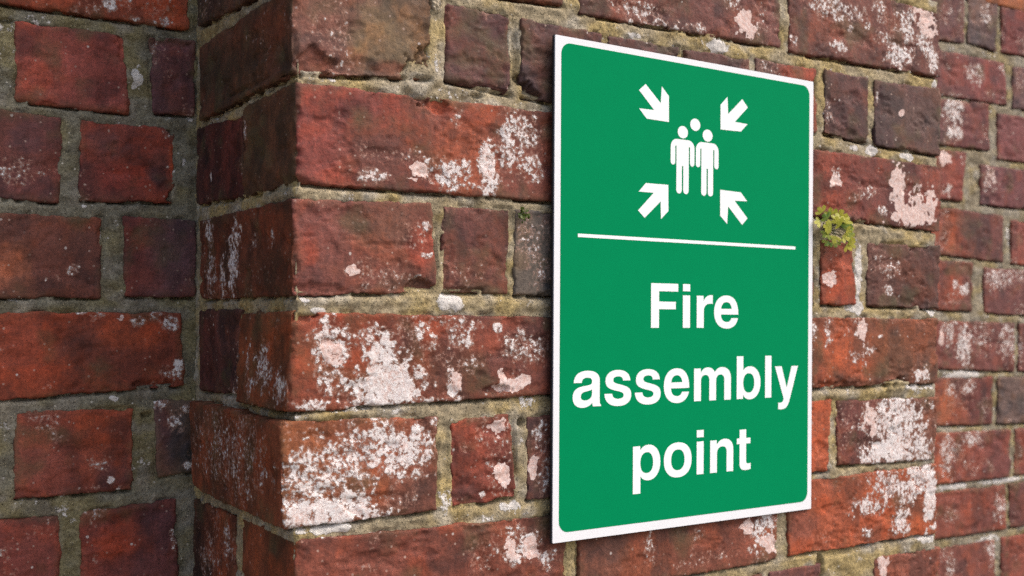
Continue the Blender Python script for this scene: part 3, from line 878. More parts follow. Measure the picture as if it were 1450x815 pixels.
def make_brick(pl, quad, c0, c1, opt, step, seed, parent, detail=True):
    R = np.random.RandomState(seed)
    TL, TR, BR, BL = [np.array(p, float) for p in quad]
    L = 0.5 * (np.linalg.norm(TR - TL) + np.linalg.norm(BR - BL))
    H = 0.5 * (np.linalg.norm(TL - BL) + np.linalg.norm(TR - BR))
    ret = opt.get('ret', 0.0)
    nu, nv = max(3, int(L / step)), max(3, int(H / step))
    fu, fv = np.linspace(0, L, nu + 1), np.linspace(0, H, nv + 1)
    sk = [-26.0, -9.0, -4.0, -1.8]
    if ret:
        zr = -np.linspace(ret, 0, max(4, int(ret / step)) + 1)[:-1]
        ua = np.concatenate([np.zeros(len(zr)), fu, np.full(4, L)]); za = np.concatenate([zr, np.zeros(len(fu)), sk[::-1]])
        isret = np.concatenate([np.ones(len(zr), bool), np.zeros(len(fu) + 4, bool)])
    else:
        ua = np.concatenate([np.zeros(4), fu, np.full(4, L)]); za = np.concatenate([sk, np.zeros(len(fu)), sk[::-1]])
        isret = np.zeros(len(ua), bool)
    vb = np.concatenate([np.zeros(4), fv, np.full(4, H)]); zb = np.concatenate([sk, np.zeros(len(fv)), sk[::-1]])
    U = np.repeat(ua[:, None], len(vb), 1); V = np.repeat(vb[None, :], len(ua), 0)
    ZB = np.repeat(zb[None, :], len(ua), 0); ZA = np.repeat(za[:, None], len(vb), 1)
    RET = np.repeat(isret[:, None], len(vb), 1)
    U = np.where(RET, np.maximum(U, -ZB), U)
    Z = np.minimum(ZA, ZB)
    sx, sy, sz = R.rand(3) * 400
    nl = fbm(U / 16 + sx, V / 16 + sy, Z / 16 + sz, 3)
    # rounded arrises of uneven radius
    r = opt.get('r', 1.7) * (0.45 + 1.6 * np.clip(fbm(U / 22 + sy, V / 22 + sz, Z / 22 + sx, 2) - 0.2, 0, 1))
    if ret:                                              # the exposed corner is knocked about
        cornr = ss(16, 3, np.where(RET, -ZA, U))
        r = r * (1 + cornr * (0.4 + 3.2 * ss(0.42, 0.70, fbm(V / 9 + sx, U * 0 + sy, V * 0 + sz, 3))))
    P = np.stack([U, V, Z], -1)
    lo = np.stack([r, r, np.full_like(r, -2000)], -1); hi = np.stack([L - r, H - r, -r], -1)
    q = np.minimum(np.maximum(P, lo), hi)
    d = P - q; ln = np.linalg.norm(d, axis=-1, keepdims=True); n = d / np.maximum(ln, 1e-6)
    P = q + n * r[..., None]
    # outline wanders a little, face is uneven
    ed = np.minimum(np.minimum(V, H - V), np.minimum(np.where(RET, 99, U), L - U))
    amp = (nl - 0.5) * 1.7
    hf = fbm(U / 5.5 + sz, V / 5.5 + sx, Z / 5.5 + sy, 3)
    amp = amp + (hf - 0.5) * 1.25
    wu = ((fbm(U / 14 + 31 + sx, V / 14 + sy, Z / 14, 2) - 0.5) * 2.6 + (fbm(U / 3.6 + 31 + sx, V / 3.6 + sy, Z / 3.6, 2) - 0.5) * 1.8) * ss(9, 0, ed)
    wv = ((fbm(U / 14 + 71 + sx, V / 14 + sz, Z / 14, 2) - 0.5) * 2.6 + (fbm(U / 3.6 + 71 + sx, V / 3.6 + sz, Z / 3.6, 2) - 0.5) * 1.8) * ss(9, 0, ed)
    lay = fbm(U / 26 + sz * 2, V / 13 + sx, Z / 26 + sy, 4)              # flaked-off skin with crisp edges
    amp = amp - 0.9 * ss(0.575, 0.60, lay) - 0.7 * ss(0.655, 0.675, lay)
    P = P + n * amp[..., None]
    P[..., 0] += np.where(RET, 0, wu); P[..., 1] += wv
    # set of the brick in the wall
    tilt = (R.rand(3) - 0.5)
    P[..., 2] += opt.get('proud', tilt[0] * 1.6) + tilt[1] * 1.6 * (U / L - 0.5) + tilt[2] * 1.6 * (V / H - 0.5)
    if ret: P[..., 0] += (R.rand() - 0.5) * 2.4 + (fbm(V / 16 + sx, V * 0, V * 0 + sz, 3) - 0.5) * 2.6 * ss(30, 0, U)
    # fit to the surveyed quad
    a, b = P[..., 0] / L, P[..., 1] / H
    uv = ((1 - a) * (1 - b))[..., None] * BL + (a * (1 - b))[..., None] * BR + ((1 - a) * b)[..., None] * TL + (a * b)[..., None] * TR
    X, Y, Zo = uv[..., 0], uv[..., 1], P[..., 2]
    wob = (fbm(X / 7 + 3, Y / 7 + 8, Zo / 7, 3) - 0.5) * 2
    wobf = (fbm(X / 2.6 + 3, Y / 2.6 + 8, Zo / 2.6, 2) - 0.5) * 2
    wob2 = (fbm(X / 18 + 43, Y / 18 + 5, Zo / 18, 3) - 0.5) * 2
    # planes seen by the tables: the return of a corner brick reads the 'R' tables
    chip = np.zeros_like(X); fresh = np.zeros_like(X)
    if detail:
        bb = (X.min(), X.max(), Y.min(), Y.max())
        chips = near(CHIP.get(pl, []), *bb)
        for i in range(4):                                   # small random knocks along the edges
            side = R.randint(4); t = R.rand()
            e = [(BL + (BR - BL) * t), (TL + (TR - TL) * t), (BL + (TL - BL) * t), (BR + (TR - BR) * t)][side]
            rr = 1.5 + 5.5 * R.rand() ** 2
            chips.append((e[0], e[1], rr * (1.6 if side < 2 else .8), rr * (.8 if side < 2 else 1.6), 0.7 + 1.5 * R.rand()))
        for t in chips:
            m = np.where(RET, 0, ss(1.05, 0.86, edist(t, X, Y) + 0.75 * wob + 0.35 * wobf))
            chip = np.maximum(chip, m * t[4]) if t[4] > 0 else chip
            fresh = np.maximum(fresh, m if t[4] > 0 else 0)
        Zo = Zo - chip - fresh * (hf - 0.5) * 2.0
        if ret:
            for t in near(CHIP['R'], 0, ret, bb[2], bb[3]):
                m = np.where(RET, ss(1.04, 0.90, edist(t, -Z, Y) + 0.5 * wob), 0)
                X = X + m * t[4]
    # colour of the fired clay
    c0, c1 = np.array(c0), np.array(c1)
    k = ss(0.15, 0.85, U / L + 0.5 * wob2)[..., None]
    C = c0 * (1 - k) + c1 * k
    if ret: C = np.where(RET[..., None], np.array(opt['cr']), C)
    if detail:
        for t in near(PATCH.get(pl, []), *bb):
            m = (t[5] * ss(1.25, 0.45, edist(t, X, Y) + 0.7 * wob2 + 0.3 * wob) * (~RET))[..., None]
            C = C * (1 - m) + np.array(t[4]) * m
        if ret:
            for t in near(PATCH['R'], 0, ret, bb[2], bb[3]):
                m = (t[5] * ss(1.25, 0.45, edist(t, -Z, Y) + 0.7 * wob2 + 0.3 * wob) * RET)[..., None]
                C = C * (1 - m) + np.array(t[4]) * m
    burnt = 0.80 * ss(0.50, 0.68, fbm(X / 24 + sy, Y / 26 + sz, Zo / 26 + sx, 3))[..., None]
    C = C * (1 - burnt) + C * np.array([0.50, 0.58, 0.68]) * burnt
    warm = 0.75 * ss(0.50, 0.66, fbm(X / 20 - sy, Y / 20 + sx, Zo / 20 + sz, 3))[..., None]
    C = C * (1 - warm) + C * np.array([1.30, 1.06, 0.82]) * warm
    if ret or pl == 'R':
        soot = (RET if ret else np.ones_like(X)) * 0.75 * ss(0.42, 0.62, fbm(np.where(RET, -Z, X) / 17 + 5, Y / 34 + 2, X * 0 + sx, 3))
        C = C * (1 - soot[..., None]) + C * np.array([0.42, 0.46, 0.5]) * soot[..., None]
    streak = 0.86 + 0.28 * fbm(np.where(RET, -Z, X) / 2.6 + sx, Y / 42 + sy, X * 0, 2)
    C = C * streak[..., None] * (0.80 + 0.40 * nl)[..., None]
    C = C * (1 + 0.22 * fresh[..., None])
    if detail:
        lime, pink = marks_at(pl, X, Y, wob, wobf, LIME, PINK)
        if ret:
            l2, p2 = marks_at('R', -Z, Y, wob, wobf, LIME, PINK)
            lime = np.where(RET, l2, lime); pink = np.where(RET, p2, pink)
        # light dusting of lime along the bed edges here and there
        lime = np.maximum(lime, np.where(RET, 0.18, 0.33) * ss(0.58, 0.78, fbm(X / 30 + 9, Y / 30 - 4, Zo / 30 + sz, 2)))
    else:
        lime = 0.6 * ss(0.62, 0.8, fbm(X / 30 + 9, Y / 30 - 4, Zo / 30, 2)); pink = lime * 0
    grime = 0.7 * ss(0.55, 0.8, fbm(X / 24 + 50, Y / 24 + 11, Zo / 24, 3)) + 0.45 * ss(9, 0, ed) * ss(.4, .7, nl)
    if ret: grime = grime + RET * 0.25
    grime = np.clip(grime, 0, .8)
    # mesh
    na, nb = X.shape
    idx = np.arange(na * nb).reshape(na, nb)
    Q = np.stack([idx[:-1, :-1], idx[1:, :-1], idx[1:, 1:], idx[:-1, 1:]], -1).reshape(-1, 4)
    if pl == 'R': Q = Q[:, ::-1]
    Wd = to_world(pl, X.ravel(), Y.ravel(), Zo.ravel())
    ctr = Wd.mean(0)
    me = np_mesh('brick', Wd - ctr, Q, C.reshape(-1, 3), np.stack([lime.ravel(), pink.ravel(), grime.ravel()], -1))
    o = add_obj('brick', me, BRICK, parent)
    o.location = tuple(ctr - np.array(parent.location))
    o.matrix_parent_inverse.identity()
    return o

def inside_quad(quad, u, v, margin):
    """how deep inside the quad (mm), minus margin"""
    P = [np.array(p) for p in quad]                     # TL TR BR BL (clockwise)
    dmin = np.full_like(u, 1e9)
    for i in range(4):
        a, b = P[i], P[(i + 1) % 4]
        e = (b - a) / max(np.linalg.norm(b - a), 1e-6)
        dmin = np.minimum(dmin, (u - a[0]) * e[1] - (v - a[1]) * e[0])
    return dmin - margin

def mortar_sheet(name, segs, v0, v1, step, parent, tint, seed, m=1.9, moss=0.25):
    """segs: list of (plane, start, end) runs of the sheet; pier sheet wraps its corner"""
    nv = int((v1 - v0) / step)
    vb = np.linspace(v0, v1, nv + 1)
    wrap = segs[0][0] == 'R'
    if wrap:
        ret, wid = segs[0][1], segs[1][2]
        zr = -np.linspace(ret, 0, int(ret / step) + 1)[:-1]
        fu = np.linspace(0, wid, int(wid / step) + 1)
        ua = np.concatenate([np.zeros(len(zr)), fu, np.full(6, wid)]); za = np.concatenate([zr, np.zeros(len(fu)), -np.linspace(4, 80, 6)])
        RETa = np.concatenate([np.ones(len(zr), bool), np.zeros(len(fu) + 6, bool)])
    else:
        ua = np.linspace(segs[0][1], segs[0][2], int((segs[0][2] - segs[0][1]) / step) + 1); za = np.zeros(len(ua))
        RETa = np.zeros(len(ua), bool)
    U = np.repeat(ua[:, None], nv + 1, 1); V = np.repeat(vb[None, :], len(ua), 0); Z = np.repeat(za[:, None], nv + 1, 1)
    RET = np.repeat(RETa[:, None], nv + 1, 1)
    pl = 'F' if wrap else segs[0][0]
    P = np.stack([U, V, Z], -1); n = np.zeros_like(P); n[..., 2] = 1
    if wrap:
        r = 5.0
        q = np.stack([np.clip(U, m + r, wid - m - r), V, np.minimum(Z, -m - r)], -1)
        d = P - q; n = d / np.maximum(np.linalg.norm(d, axis=-1, keepdims=True), 1e-6)
        P = q + n * r
    else:
        P[..., 2] -= m
    lowf = fbm(U / 24 + seed, V / 9 + 3, Z / 24, 3); mid = fbm(U / 6 + 9, V / 6 + seed, Z / 6, 3); hi = fbm(U / 2.4, V / 2.4, Z / 2.4 + seed, 2)
    h = (lowf - 0.5) * 3.6 + (mid - 0.5) * 3.0 + (hi - 0.5) * 1.5
    PU = np.where(RET, -Z, U)
    wob = (fbm(PU / 6 + 4, V / 6 + 1, RET * 40.0, 3) - 0.5) * 2
    cull = np.zeros(U.shape, bool)
    lime = np.zeros_like(U); sink = np.zeros_like(U); rise = np.zeros_like(U)
    gate = fbm(PU / 13 + seed * 3, V / 40 + 7, RET * 9.0, 3)
    planes = [('R', RET)] if wrap else []
    planes.append((pl, ~RET))
    for p, msk in planes:
        if not msk.any(): continue
        quads = [b[0] for b in ALL[p]]
        if p == 'R': quads = RQ
        for qd in quads:
            us = [c[0] for c in qd]; vs = [c[1] for c in qd]
            sel = msk & (PU > min(us) - 9) & (PU < max(us) + 9) & (V > min(vs) - 9) & (V < max(vs) + 9)
            if not sel.any(): continue
            u, v = PU[sel], V[sel]
            dep = inside_quad(qd, u, v, 0)
            cull[sel] |= dep > 11
            sink[sel] = np.maximum(sink[sel], ss(0.8, 5.0, dep) * 6.0)
            # shrinkage gap under the lower arris, fainter round the ends
            (x0, y0), (x1, y1) = qd[3], qd[2]
            t = (u - x0) / max(x1 - x0, 1e-6); dd = (y0 + (y1 - y0) * t) - v
            gr = np.exp(-((dd - 0.3) / 1.7) ** 2) * ss(-.02, .04, t) * ss(1.02, .96, t) * ss(0.36, 0.52, gate[sel]) * 8.5
            side = np.exp(-((dep + 0.4) / 1.3) ** 2) * ss(0.55, 0.7, 1 - gate[sel]) * 3.0
            h[sel] -= np.maximum(gr, side)
        b = (PU[msk].min(), PU[msk].max(), V.min(), V.max())
        for t in near(MORTAR_LIME.get(p, []), *b):
            lime = np.where(msk, np.maximum(lime, t[4] * ss(1.3, 0.5, edist(t, PU, V) + 0.5 * wob)), lime)
        for t in near(MORTAR_RISE.get(p, []), *b):
            k = np.where(msk, ss(1.2, 0.5, edist(t, PU, V) + 0.5 * wob), 0)
            h = h + t[4] * k
            if t[4] > 0: rise = np.maximum(rise, k)
    h = np.clip(h, -9.5, 3.2) - sink * (1 - rise)
    P = P + n * h[..., None]
    tint = np.array(tint)
    C = np.ones(U.shape + (3,)) * tint
    k = ss(0.40, 0.68, fbm(PU / 34 + seed, V / 22, RET * 13.0 + 2, 3))[..., None]
    C = C * (1 - k) + C * np.array([1.10, 1.02, 0.72]) * k
    k = 0.8 * ss(0.52, 0.72, fbm(PU / 20 - seed, V / 16 + 60, RET * 7.0, 3))[..., None]
    C = C * (1 - k) + np.array([0.30, 0.27, 0.22]) * k * (tint.mean() / 0.2) + C * 0 * k
    k = 0.6 * ss(0.54, 0.7, fbm(PU / 15 + 80, V / 12 + seed, RET * 5.0, 3))[..., None]
    C = C * (1 - k) + C * np.array([0.55, 0.52, 0.48]) * k
    ms = moss + 0.35 * (fbm(PU / 40 + 12, V / 30 + seed, RET * 3.0, 2) - 0.45)
    lime = np.maximum(lime, 0.42 * ss(0.58, 0.75, fbm(PU / 22 + 91, V / 14, RET * 31.0, 2)))
    na, nb = U.shape
    idx = np.arange(na * nb).reshape(na, nb)
    Q = np.stack([idx[:-1, :-1], idx[1:, :-1], idx[1:, 1:], idx[:-1, 1:]], -1).reshape(-1, 4)
    cf = (cull & (rise < 0.05)).ravel()
    Q = Q[~cf[Q].all(1)]
    used = np.zeros(na * nb, bool); used[Q.ravel()] = True
    remap = np.cumsum(used) - 1
    Wd = to_world(pl, P[..., 0].ravel(), P[..., 1].ravel(), P[..., 2].ravel())[used]
    Q = remap[Q]
    me = np_mesh('mortar', Wd, Q, C.reshape(-1, 3)[used], np.stack([lime.ravel(), ms.ravel(), lime.ravel() * 0], -1)[used])
    return add_obj(name, me, MORTAR, parent)

# ------------------------------------------------------------------ ground
def ground_sheet():
    n = 40
    xs = np.linspace(-60, 60, n + 1)
    X, Y = np.meshgrid(xs, xs, indexing='ij')
    V = np.stack([X, Y, np.zeros_like(X)], -1).reshape(-1, 3)
    idx = np.arange((n + 1) ** 2).reshape(n + 1, n + 1)
    Q = np.stack([idx[:-1, :-1], idx[1:, :-1], idx[1:, 1:], idx[:-1, 1:]], -1).reshape(-1, 4)
    o = add_obj('ground', np_mesh('ground', V, Q), plain_material('worn_paving', (0.20, 0.185, 0.16), 0.9, 0.2, 0.3, 6, 0.004))
    tag(o, kind='structure')
ground_sheet()

# ------------------------------------------------------------------ the pier and the wall behind it
ALL = {}
ALL['F'] = list(BRICKS['F'])
ALL['L'] = list(BRICKS['L']); ALL['W'] = list(BRICKS['W'])
ALL['R'] = [([b[0][1], b[0][0], b[0][3], b[0][2]], b[2], b[1], b[3]) for b in BRICKS['R']]

pier = tag(empty('brick_pier', (PIER_W / 2, RECESS / 2, 0)), 'red brick pier jutting forward from the wall and carrying the green sign', 'brick pier')
wall = tag(empty('brick_wall', (0, RECESS, 0)), 'recessed red brick wall behind the pier, seen at its left and far right', 'brick wall')

# courses just outside the picture so that the masonry carries on
def filler(rows, u0, u1, half):
    out = []
    for (vb, vt, kind) in rows:
        u = u0 + (0 if kind else -half)
        while u < u1 - 20:
            w = 226.0 if kind else 106.0
            a, b = max(u, u0), min(u + w, u1)
            if b - a > 25:
                k = 0.8 + 0.4 * rnd.random()
                c = (0.19 * k, 0.06 * k, 0.045 * k)
                out.append(([(a, vt), (b, vt), (b, vb), (a, vb)], c, c, {}))
            u += w + 11
    return out
W_TOP = max(p[1] for b in BRICKS['W'] for p in b[0]); W_BOT = min(p[1] for b in BRICKS['W'] for p in b[0])
FILL = {
    'F': filler([(340, 404, 0), (416, 480, 1)], 0, 712, 0) + filler([(-460, -393, 1), (-540, -473, 0)], 0, 712, 0),
    'L': filler([(333, 400, 0), (413, 480, 1), (-313, -246, 1), (-393, -326, 0)], -560, -5, 40),
    'W': filler([(W_TOP + 14, W_TOP + 80, 0), (W_TOP + 94, W_TOP + 160, 1)], 735, 1500, 30) + filler([(W_BOT - 80, W_BOT - 14, 1), (W_BOT - 160, W_BOT - 94, 0)], 735, 1500, 30),
}
# faces of the pier return, in its own coordinates (depth from the corner, up)
RQ = [b[0] for b in ALL['R']]
for qd, c0, c1, op in ALL['F']:
    if 'ret' in op:
        RQ.append([(0.0, qd[0][1]), (op['ret'], qd[0][1]), (op['ret'], qd[3][1]), (0.0, qd[3][1])])

seed = 11
STEP = {'F': 1.35, 'R': 1.6, 'L': 1.8, 'W': 2.3}
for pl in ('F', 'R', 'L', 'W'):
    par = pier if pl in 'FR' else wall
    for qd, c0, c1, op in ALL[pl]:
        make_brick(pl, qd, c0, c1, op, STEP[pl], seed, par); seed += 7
    for qd, c0, c1, op in FILL.get(pl, []):
        make_brick(pl, qd, c0, c1, op, 6.0, seed, par, detail=False); seed += 7

mortar_sheet('mortar', [('R', 240.0, 0), ('F', 0, 712.8)], -410, 335, 1.5, pier, (0.32, 0.266, 0.176), 5.0, moss=0.24, m=1.5)
mortar_sheet('mortar', [('L', -330.0, 12)], -330, 330, 1.6, wall, (0.176, 0.163, 0.124), 23.0, m=1.6, moss=0.22)
mortar_sheet('mortar', [('W', 730.0, 1500)], W_BOT - 20, W_TOP + 20, 2.2, wall, (0.26, 0.222, 0.16), 41.0, moss=0.2)

def box_mesh(name, lo, hi):
    (x0, y0, z0), (x1, y1, z1) = lo, hi
    V = np.array([(x0, y0, z0), (x1, y0, z0), (x1, y1, z0), (x0, y1, z0), (x0, y0, z1), (x1, y0, z1), (x1, y1, z1), (x0, y1, z1)])
    Q = np.array([(0, 3, 2, 1), (4, 5, 6, 7), (0, 1, 5, 4), (1, 2, 6, 5), (2, 3, 7, 6), (3, 0, 4, 7)])
    n = len(V)
    return np_mesh(name, V, Q, np.ones((n, 3)) * np.array([0.2, 0.165, 0.1]), np.zeros((n, 3)), smooth=False)
add_obj('core', box_mesh('core', (0.013, 0.013, 0.0), (PIER_W - 0.013, RECESS + 0.05, 2.30)), MORTAR, pier)
add_obj('core', box_mesh('core', (-1.6, RECESS + 0.0135, 0.0), (2.6, RECESS + 0.33, 2.30)), MORTAR, wall)

# lump of stone packed into the lowest course of the pier
def lump(name, pl, cu, cv, ru, rv, depth, parent, mat, seed):
    na, nb = 40, 28
    A, B = np.meshgrid(np.linspace(-1.15, 1.15, na), np.linspace(-1.15, 1.15, nb), indexing='ij')
    rr = (np.abs(A) ** 3 + np.abs(B) ** 3) ** (1 / 3)
    nn = fbm(A * 1.6 + seed, B * 1.6, A * 0, 4)
    Z = depth * (1 - np.clip(rr, 0, 1.2) ** 4) + (nn - 0.5) * 9 - 9 * ss(.95, 1.15, rr)
    W = to_world(pl, (cu + A * ru).ravel(), (cv + B * rv).ravel(), Z.ravel())
    idx = np.arange(na * nb).reshape(na, nb)
    Q = np.stack([idx[:-1, :-1], idx[1:, :-1], idx[1:, 1:], idx[:-1, 1:]], -1).reshape(-1, 4)
    return add_obj(name, np_mesh(name, W, Q, np.ones((na * nb, 3)) * np.array([0.40, 0.30, 0.17]), np.zeros((na * nb, 3))), mat, parent)
lump('packing_stone', 'F', 571.0, -316.0, 33.0, 30.0, 4.5, pier, MORTAR, 3.0)
lump('pebble', 'F', 112.5, 237.5, 3.4, 5.2, 0.5, pier, plain_material('pale_pebble', (0.45, 0.38, 0.28), 0.7, 0.3, 0.3, 300), 9.0)

# ------------------------------------------------------------------ the sign (300 x 404 mm board standing a little off the pier)
SIGN = tag(empty('safety_sign', (SIGN_X, -0.0088, EYE)), 'green and white fire assembly point sign on the front of the pier', 'sign')
SIGN.scale = (SIGN_K, 1.0, SIGN_K)
SIGN.rotation_euler = (0, 0, math.radians(1.1183))
WHITE = plain_material('white_sign_plastic', (0.755, 0.765, 0.80), 0.6, 0.08, 0.015, 90)
GREEN = plain_material('green_sign_print', (0.0006, 0.222, 0.084), 0.75, 0.02, 0.02, 60)
PRINT = plain_material('white_sign_print', (0.82, 0.84, 0.86), 0.7, 0.04, 0.01, 60)
BLACK = plain_material('dark_sign_edge', (0.012, 0.013, 0.018), 0.6, 0.3, 0.1, 200)

def flat_part(name, contours, y_front, thick, mat):
    """filled outline (mm on the sign face) as a thin solid whose front lies y_front mm in front of the board face"""
    cu = bpy.data.curves.new(name, 'CURVE'); cu.dimensions = '2D'; cu.fill_mode = 'BOTH'
    for pts in contours:
        sp = cu.splines.new('POLY'); sp.points.add(len(pts) - 1); sp.use_cyclic_u = True
        for p, (x, y) in zip(sp.points, pts): p.co = (x / 1000, y / 1000, 0, 1)
    cu.extrude = thick / 2000
    tmp = bpy.data.objects.new('tmp', cu); COL.link(tmp)
    dg = bpy.context.evaluated_depsgraph_get()
    me = bpy.data.meshes.new_from_object(tmp.evaluated_get(dg)); me.name = name
    bpy.data.objects.remove(tmp); bpy.data.curves.remove(cu)
    for v in me.vertices:
        x, y, z = v.co
        v.co = (x, -(y_front - thick / 2) / 1000 - z, y)
    me.update()
    me.materials.clear()
    o = bpy.data.objects.new(name, me); me.materials.append(mat); COL.link(o); o.parent = SIGN
    return o

def rrect(x0, y0, x1, y1, r, n=8):
    out = []
    for cx, cy, a0 in ((x1 - r, y1 - r, 0), (x0 + r, y1 - r, 90), (x0 + r, y0 + r, 180), (x1 - r, y0 + r, 270)):
        for i in range(n + 1):
            a = math.radians(a0 + 90 * i / n); out.append((cx + r * math.cos(a), cy + r * math.sin(a)))
    return out
def ellipse(cx, cy, rx, ry, n=36):
    return [(cx + rx * math.cos(2 * math.pi * i / n), cy + ry * math.sin(2 * math.pi * i / n)) for i in range(n)]

S_B, S_T = -178.2, 226.1
flat_part('backing_board', [rrect(-0.9, S_B - 0.5, 301.0, S_T + 0.2, 1.2, 3)], -1.0, 1.8, BLACK)
flat_part('face_panel', [rrect(0, S_B, 301.2, S_T, 1.0, 3)], 0.0, 1.0, WHITE)
flat_part('green_field', [rrect(6.0, -170.6, 295.8, 221.0, 9.0)], 0.12, 0.1, GREEN)
PF, PT = 0.24, 0.1
flat_part('divider_line', [[(23.3, 66.3), (277.4, 66.3), (277.4, 69.1), (23.3, 69.1)]], PF, PT, PRINT)
for a in ARROWS: flat_part('arrow', [a], PF, PT, PRINT)
for (hx, hy) in HEADS: flat_part('figure_head', [ellipse(hx, hy, 5.9, 5.3)], PF, PT, PRINT)
def figure(l, r):
    w = r - l; top, arm, leg, crotch, pit = BODY['top'], BODY['arm'], BODY['leg'], BODY['crotch'], BODY['pit']
    X = lambda t: l + w * t
    def cap(x0, x1, y, n=8):                       # rounded lower end from x1 round to x0 (going right to left)
        c, rr = (x0 + x1) / 2, (x1 - x0) / 2
        return [(c + rr * math.cos(math.pi * i / n), y + rr - rr * math.sin(math.pi * i / n)) for i in range(n + 1)]
    R_ = 7.0
    pts = []
    for i in range(9):
        a = math.radians(180 - 90 * i / 8); pts.append((l + R_ + R_ * math.cos(a), top - R_ + R_ * math.sin(a)))
    for i in range(9):
        a = math.radians(90 - 90 * i / 8); pts.append((r - R_ + R_ * math.cos(a), top - R_ + R_ * math.sin(a)))
    pts += cap(X(.81), r, arm)
    pts += [(X(.81), pit), (X(.76), pit)]
    pts += cap(X(.53), X(.76), leg)
    pts += [(X(.53), crotch), (X(.47), crotch)]
    pts += cap(X(.24), X(.47), leg)
    pts += [(X(.24), pit), (X(.19), pit)]
    pts += cap(l, X(.19), arm)
    return pts
flat_part('figure_body', [figure(BODY['l'], BODY['r'])], PF, PT, PRINT)
flat_part('figure_body', [figure(BODY['l2'], BODY['r2'])], PF, PT, PRINT)

# lettering: bold grotesque drawn as outlines (1000 units to the em)
def path(s):
    out, cur, tok, i = [], None, s.split(), 0
    while i < len(tok):
        c = tok[i]
        if c in 'ML':
            cur = tuple(map(float, tok[i + 1].split(','))); out.append(cur); i += 2
        else:
            p1, p2, p3 = [tuple(map(float, t.split(','))) for t in tok[i + 1:i + 4]]
            for k in range(1, 9):
                t = k / 8; u = 1 - t
                out.append(tuple(u ** 3 * cur[j] + 3 * u * u * t * p1[j] + 3 * u * t * t * p2[j] + t ** 3 * p3[j] for j in (0, 1)))
            cur = p3; i += 4
    return out
def superell(cx, cy, rx, ry, n=40, e=2.25):
    o = []
    for i in range(n):
        a = 2 * math.pi * i / n; c, s_ = math.cos(a), math.sin(a)
        o.append((cx + rx * math.copysign(abs(c) ** (2 / e), c), cy + ry * math.copysign(abs(s_) ** (2 / e), s_)))
    return o
GLYPH = {
 'F': (611, ['M 73,0 L 73,718 L 587,718 L 587,591 L 223,591 L 223,424 L 541,424 L 541,301 L 223,301 L 223,0']),
 'i': (278, ['M 69,0 L 69,532 L 209,532 L 209,0', 'M 69,600 L 69,718 L 209,718 L 209,600']),
 'l': (278, ['M 69,0 L 69,718 L 209,718 L 209,0']),
 'r': (389, ['M 64,0 L 64,532 L 198,532 L 198,439 C 228,512 284,546 357,546 C 367,546 376,545 384,543 L 384,399 C 372,401 355,403 338,403 C 250,403 204,356 204,276 L 204,0']),
 'e': (556, ['M 523,224 L 163,224 C 166,140 210,98 288,98 C 333,98 364,118 379,164 L 518,164 C 490,46 404,-14 283,-14 C 128,-14 23,88 23,264 C 23,440 122,546 278,546 C 436,546 528,430 523,224', 'M 167,320 C 174,393 212,434 276,434 C 338,434 378,393 383,320']),
 's': (556, ['M 501,378 L 366,378 C 362,424 335,446 279,446 C 222,446 188,425 188,389 C 188,352 226,340 320,318 C 440,289 519,262 519,159 C 519,46 430,-14 283,-14 C 128,-14 36,56 30,182 L 170,182 C 174,128 213,98 284,98 C 340,98 379,118 379,151 C 379,196 330,205 245,224 C 120,252 48,284 48,379 C 48,482 136,546 270,546 C 411,546 496,484 501,378']),
 'a': (556, ['M 527,18 L 527,0 L 386,0 C 377,12 373,34 372,57 C 330,10 270,-14 203,-14 C 98,-14 29,44 29,146 C 29,250 92,297 220,313 C 340,328 366,333 366,378 C 366,422 338,440 280,440 C 222,440 190,415 186,364 L 46,364 C 50,480 136,546 284,546 C 430,546 502,486 502,398 L 502,98 C 502,52 506,36 527,18', 'M 366,262 C 345,246 315,240 272,234 C 204,224 170,202 170,156 C 170,116 196,96 244,96 C 318,96 366,136 366,196']),
 'm': (889, ['M 64,0 L 64,532 L 199,532 L 199,462 C 232,518 283,546 347,546 C 412,546 463,516 485,464 C 525,520 574,546 639,546 C 756,546 826,474 826,352 L 826,0 L 686,0 L 686,337 C 686,392 656,424 605,424 C 550,424 515,387 515,327 L 515,0 L 375,0 L 375,337 C 375,392 345,424 294,424 C 238,424 204,387 204,327 L 204,0']),
 'n': (611, ['M 65,0 L 65,532 L 200,532 L 200,455 C 240,518 294,546 371,546 C 482,546 546,472 546,360 L 546,0 L 406,0 L 406,335 C 406,392 374,424 318,424 C 250,424 205,380 205,313 L 205,0']),
 'b': (611, ['M 61,0 L 61,718 L 201,718 L 201,477 C 235,524 284,546 346,546 C 482,546 578,434 578,266 C 578,98 482,-14 346,-14 C 284,-14 235,10 197,66 L 197,0', ('o', 320, 265, 120, 164)]),
 'p': (611, ['M 62,-207 L 62,532 L 196,532 L 196,465 C 230,520 286,546 352,546 C 484,546 578,434 578,266 C 578,98 484,-14 350,-14 C 290,-14 240,8 202,57 L 202,-207', ('o', 319, 266, 120, 164)]),
 'o': (611, [('o', 306, 266, 272, 280), ('o', 306, 266, 132, 166)]),
 'y': (556, ['M 10,532 L 162,532 L 281,160 L 392,532 L 539,532 L 353,-40 C 312,-160 272,-214 160,-214 C 135,-214 110,-212 90,-208 L 90,-94 C 105,-97 118,-98 133,-98 C 178,-98 207,-75 207,-36 C 207,-18 202,0 196,18']),
 't': (333, ['M 301,532 L 209,532 L 209,676 L 69,676 L 69,532 L 10,532 L 10,438 L 69,438 L 69,112 C 69,30 110,-6 200,-6 C 242,-6 275,-2 309,8 L 309,106 C 292,104 280,102 268,102 C 220,102 209,112 209,160 L 209,438 L 301,438']),
}
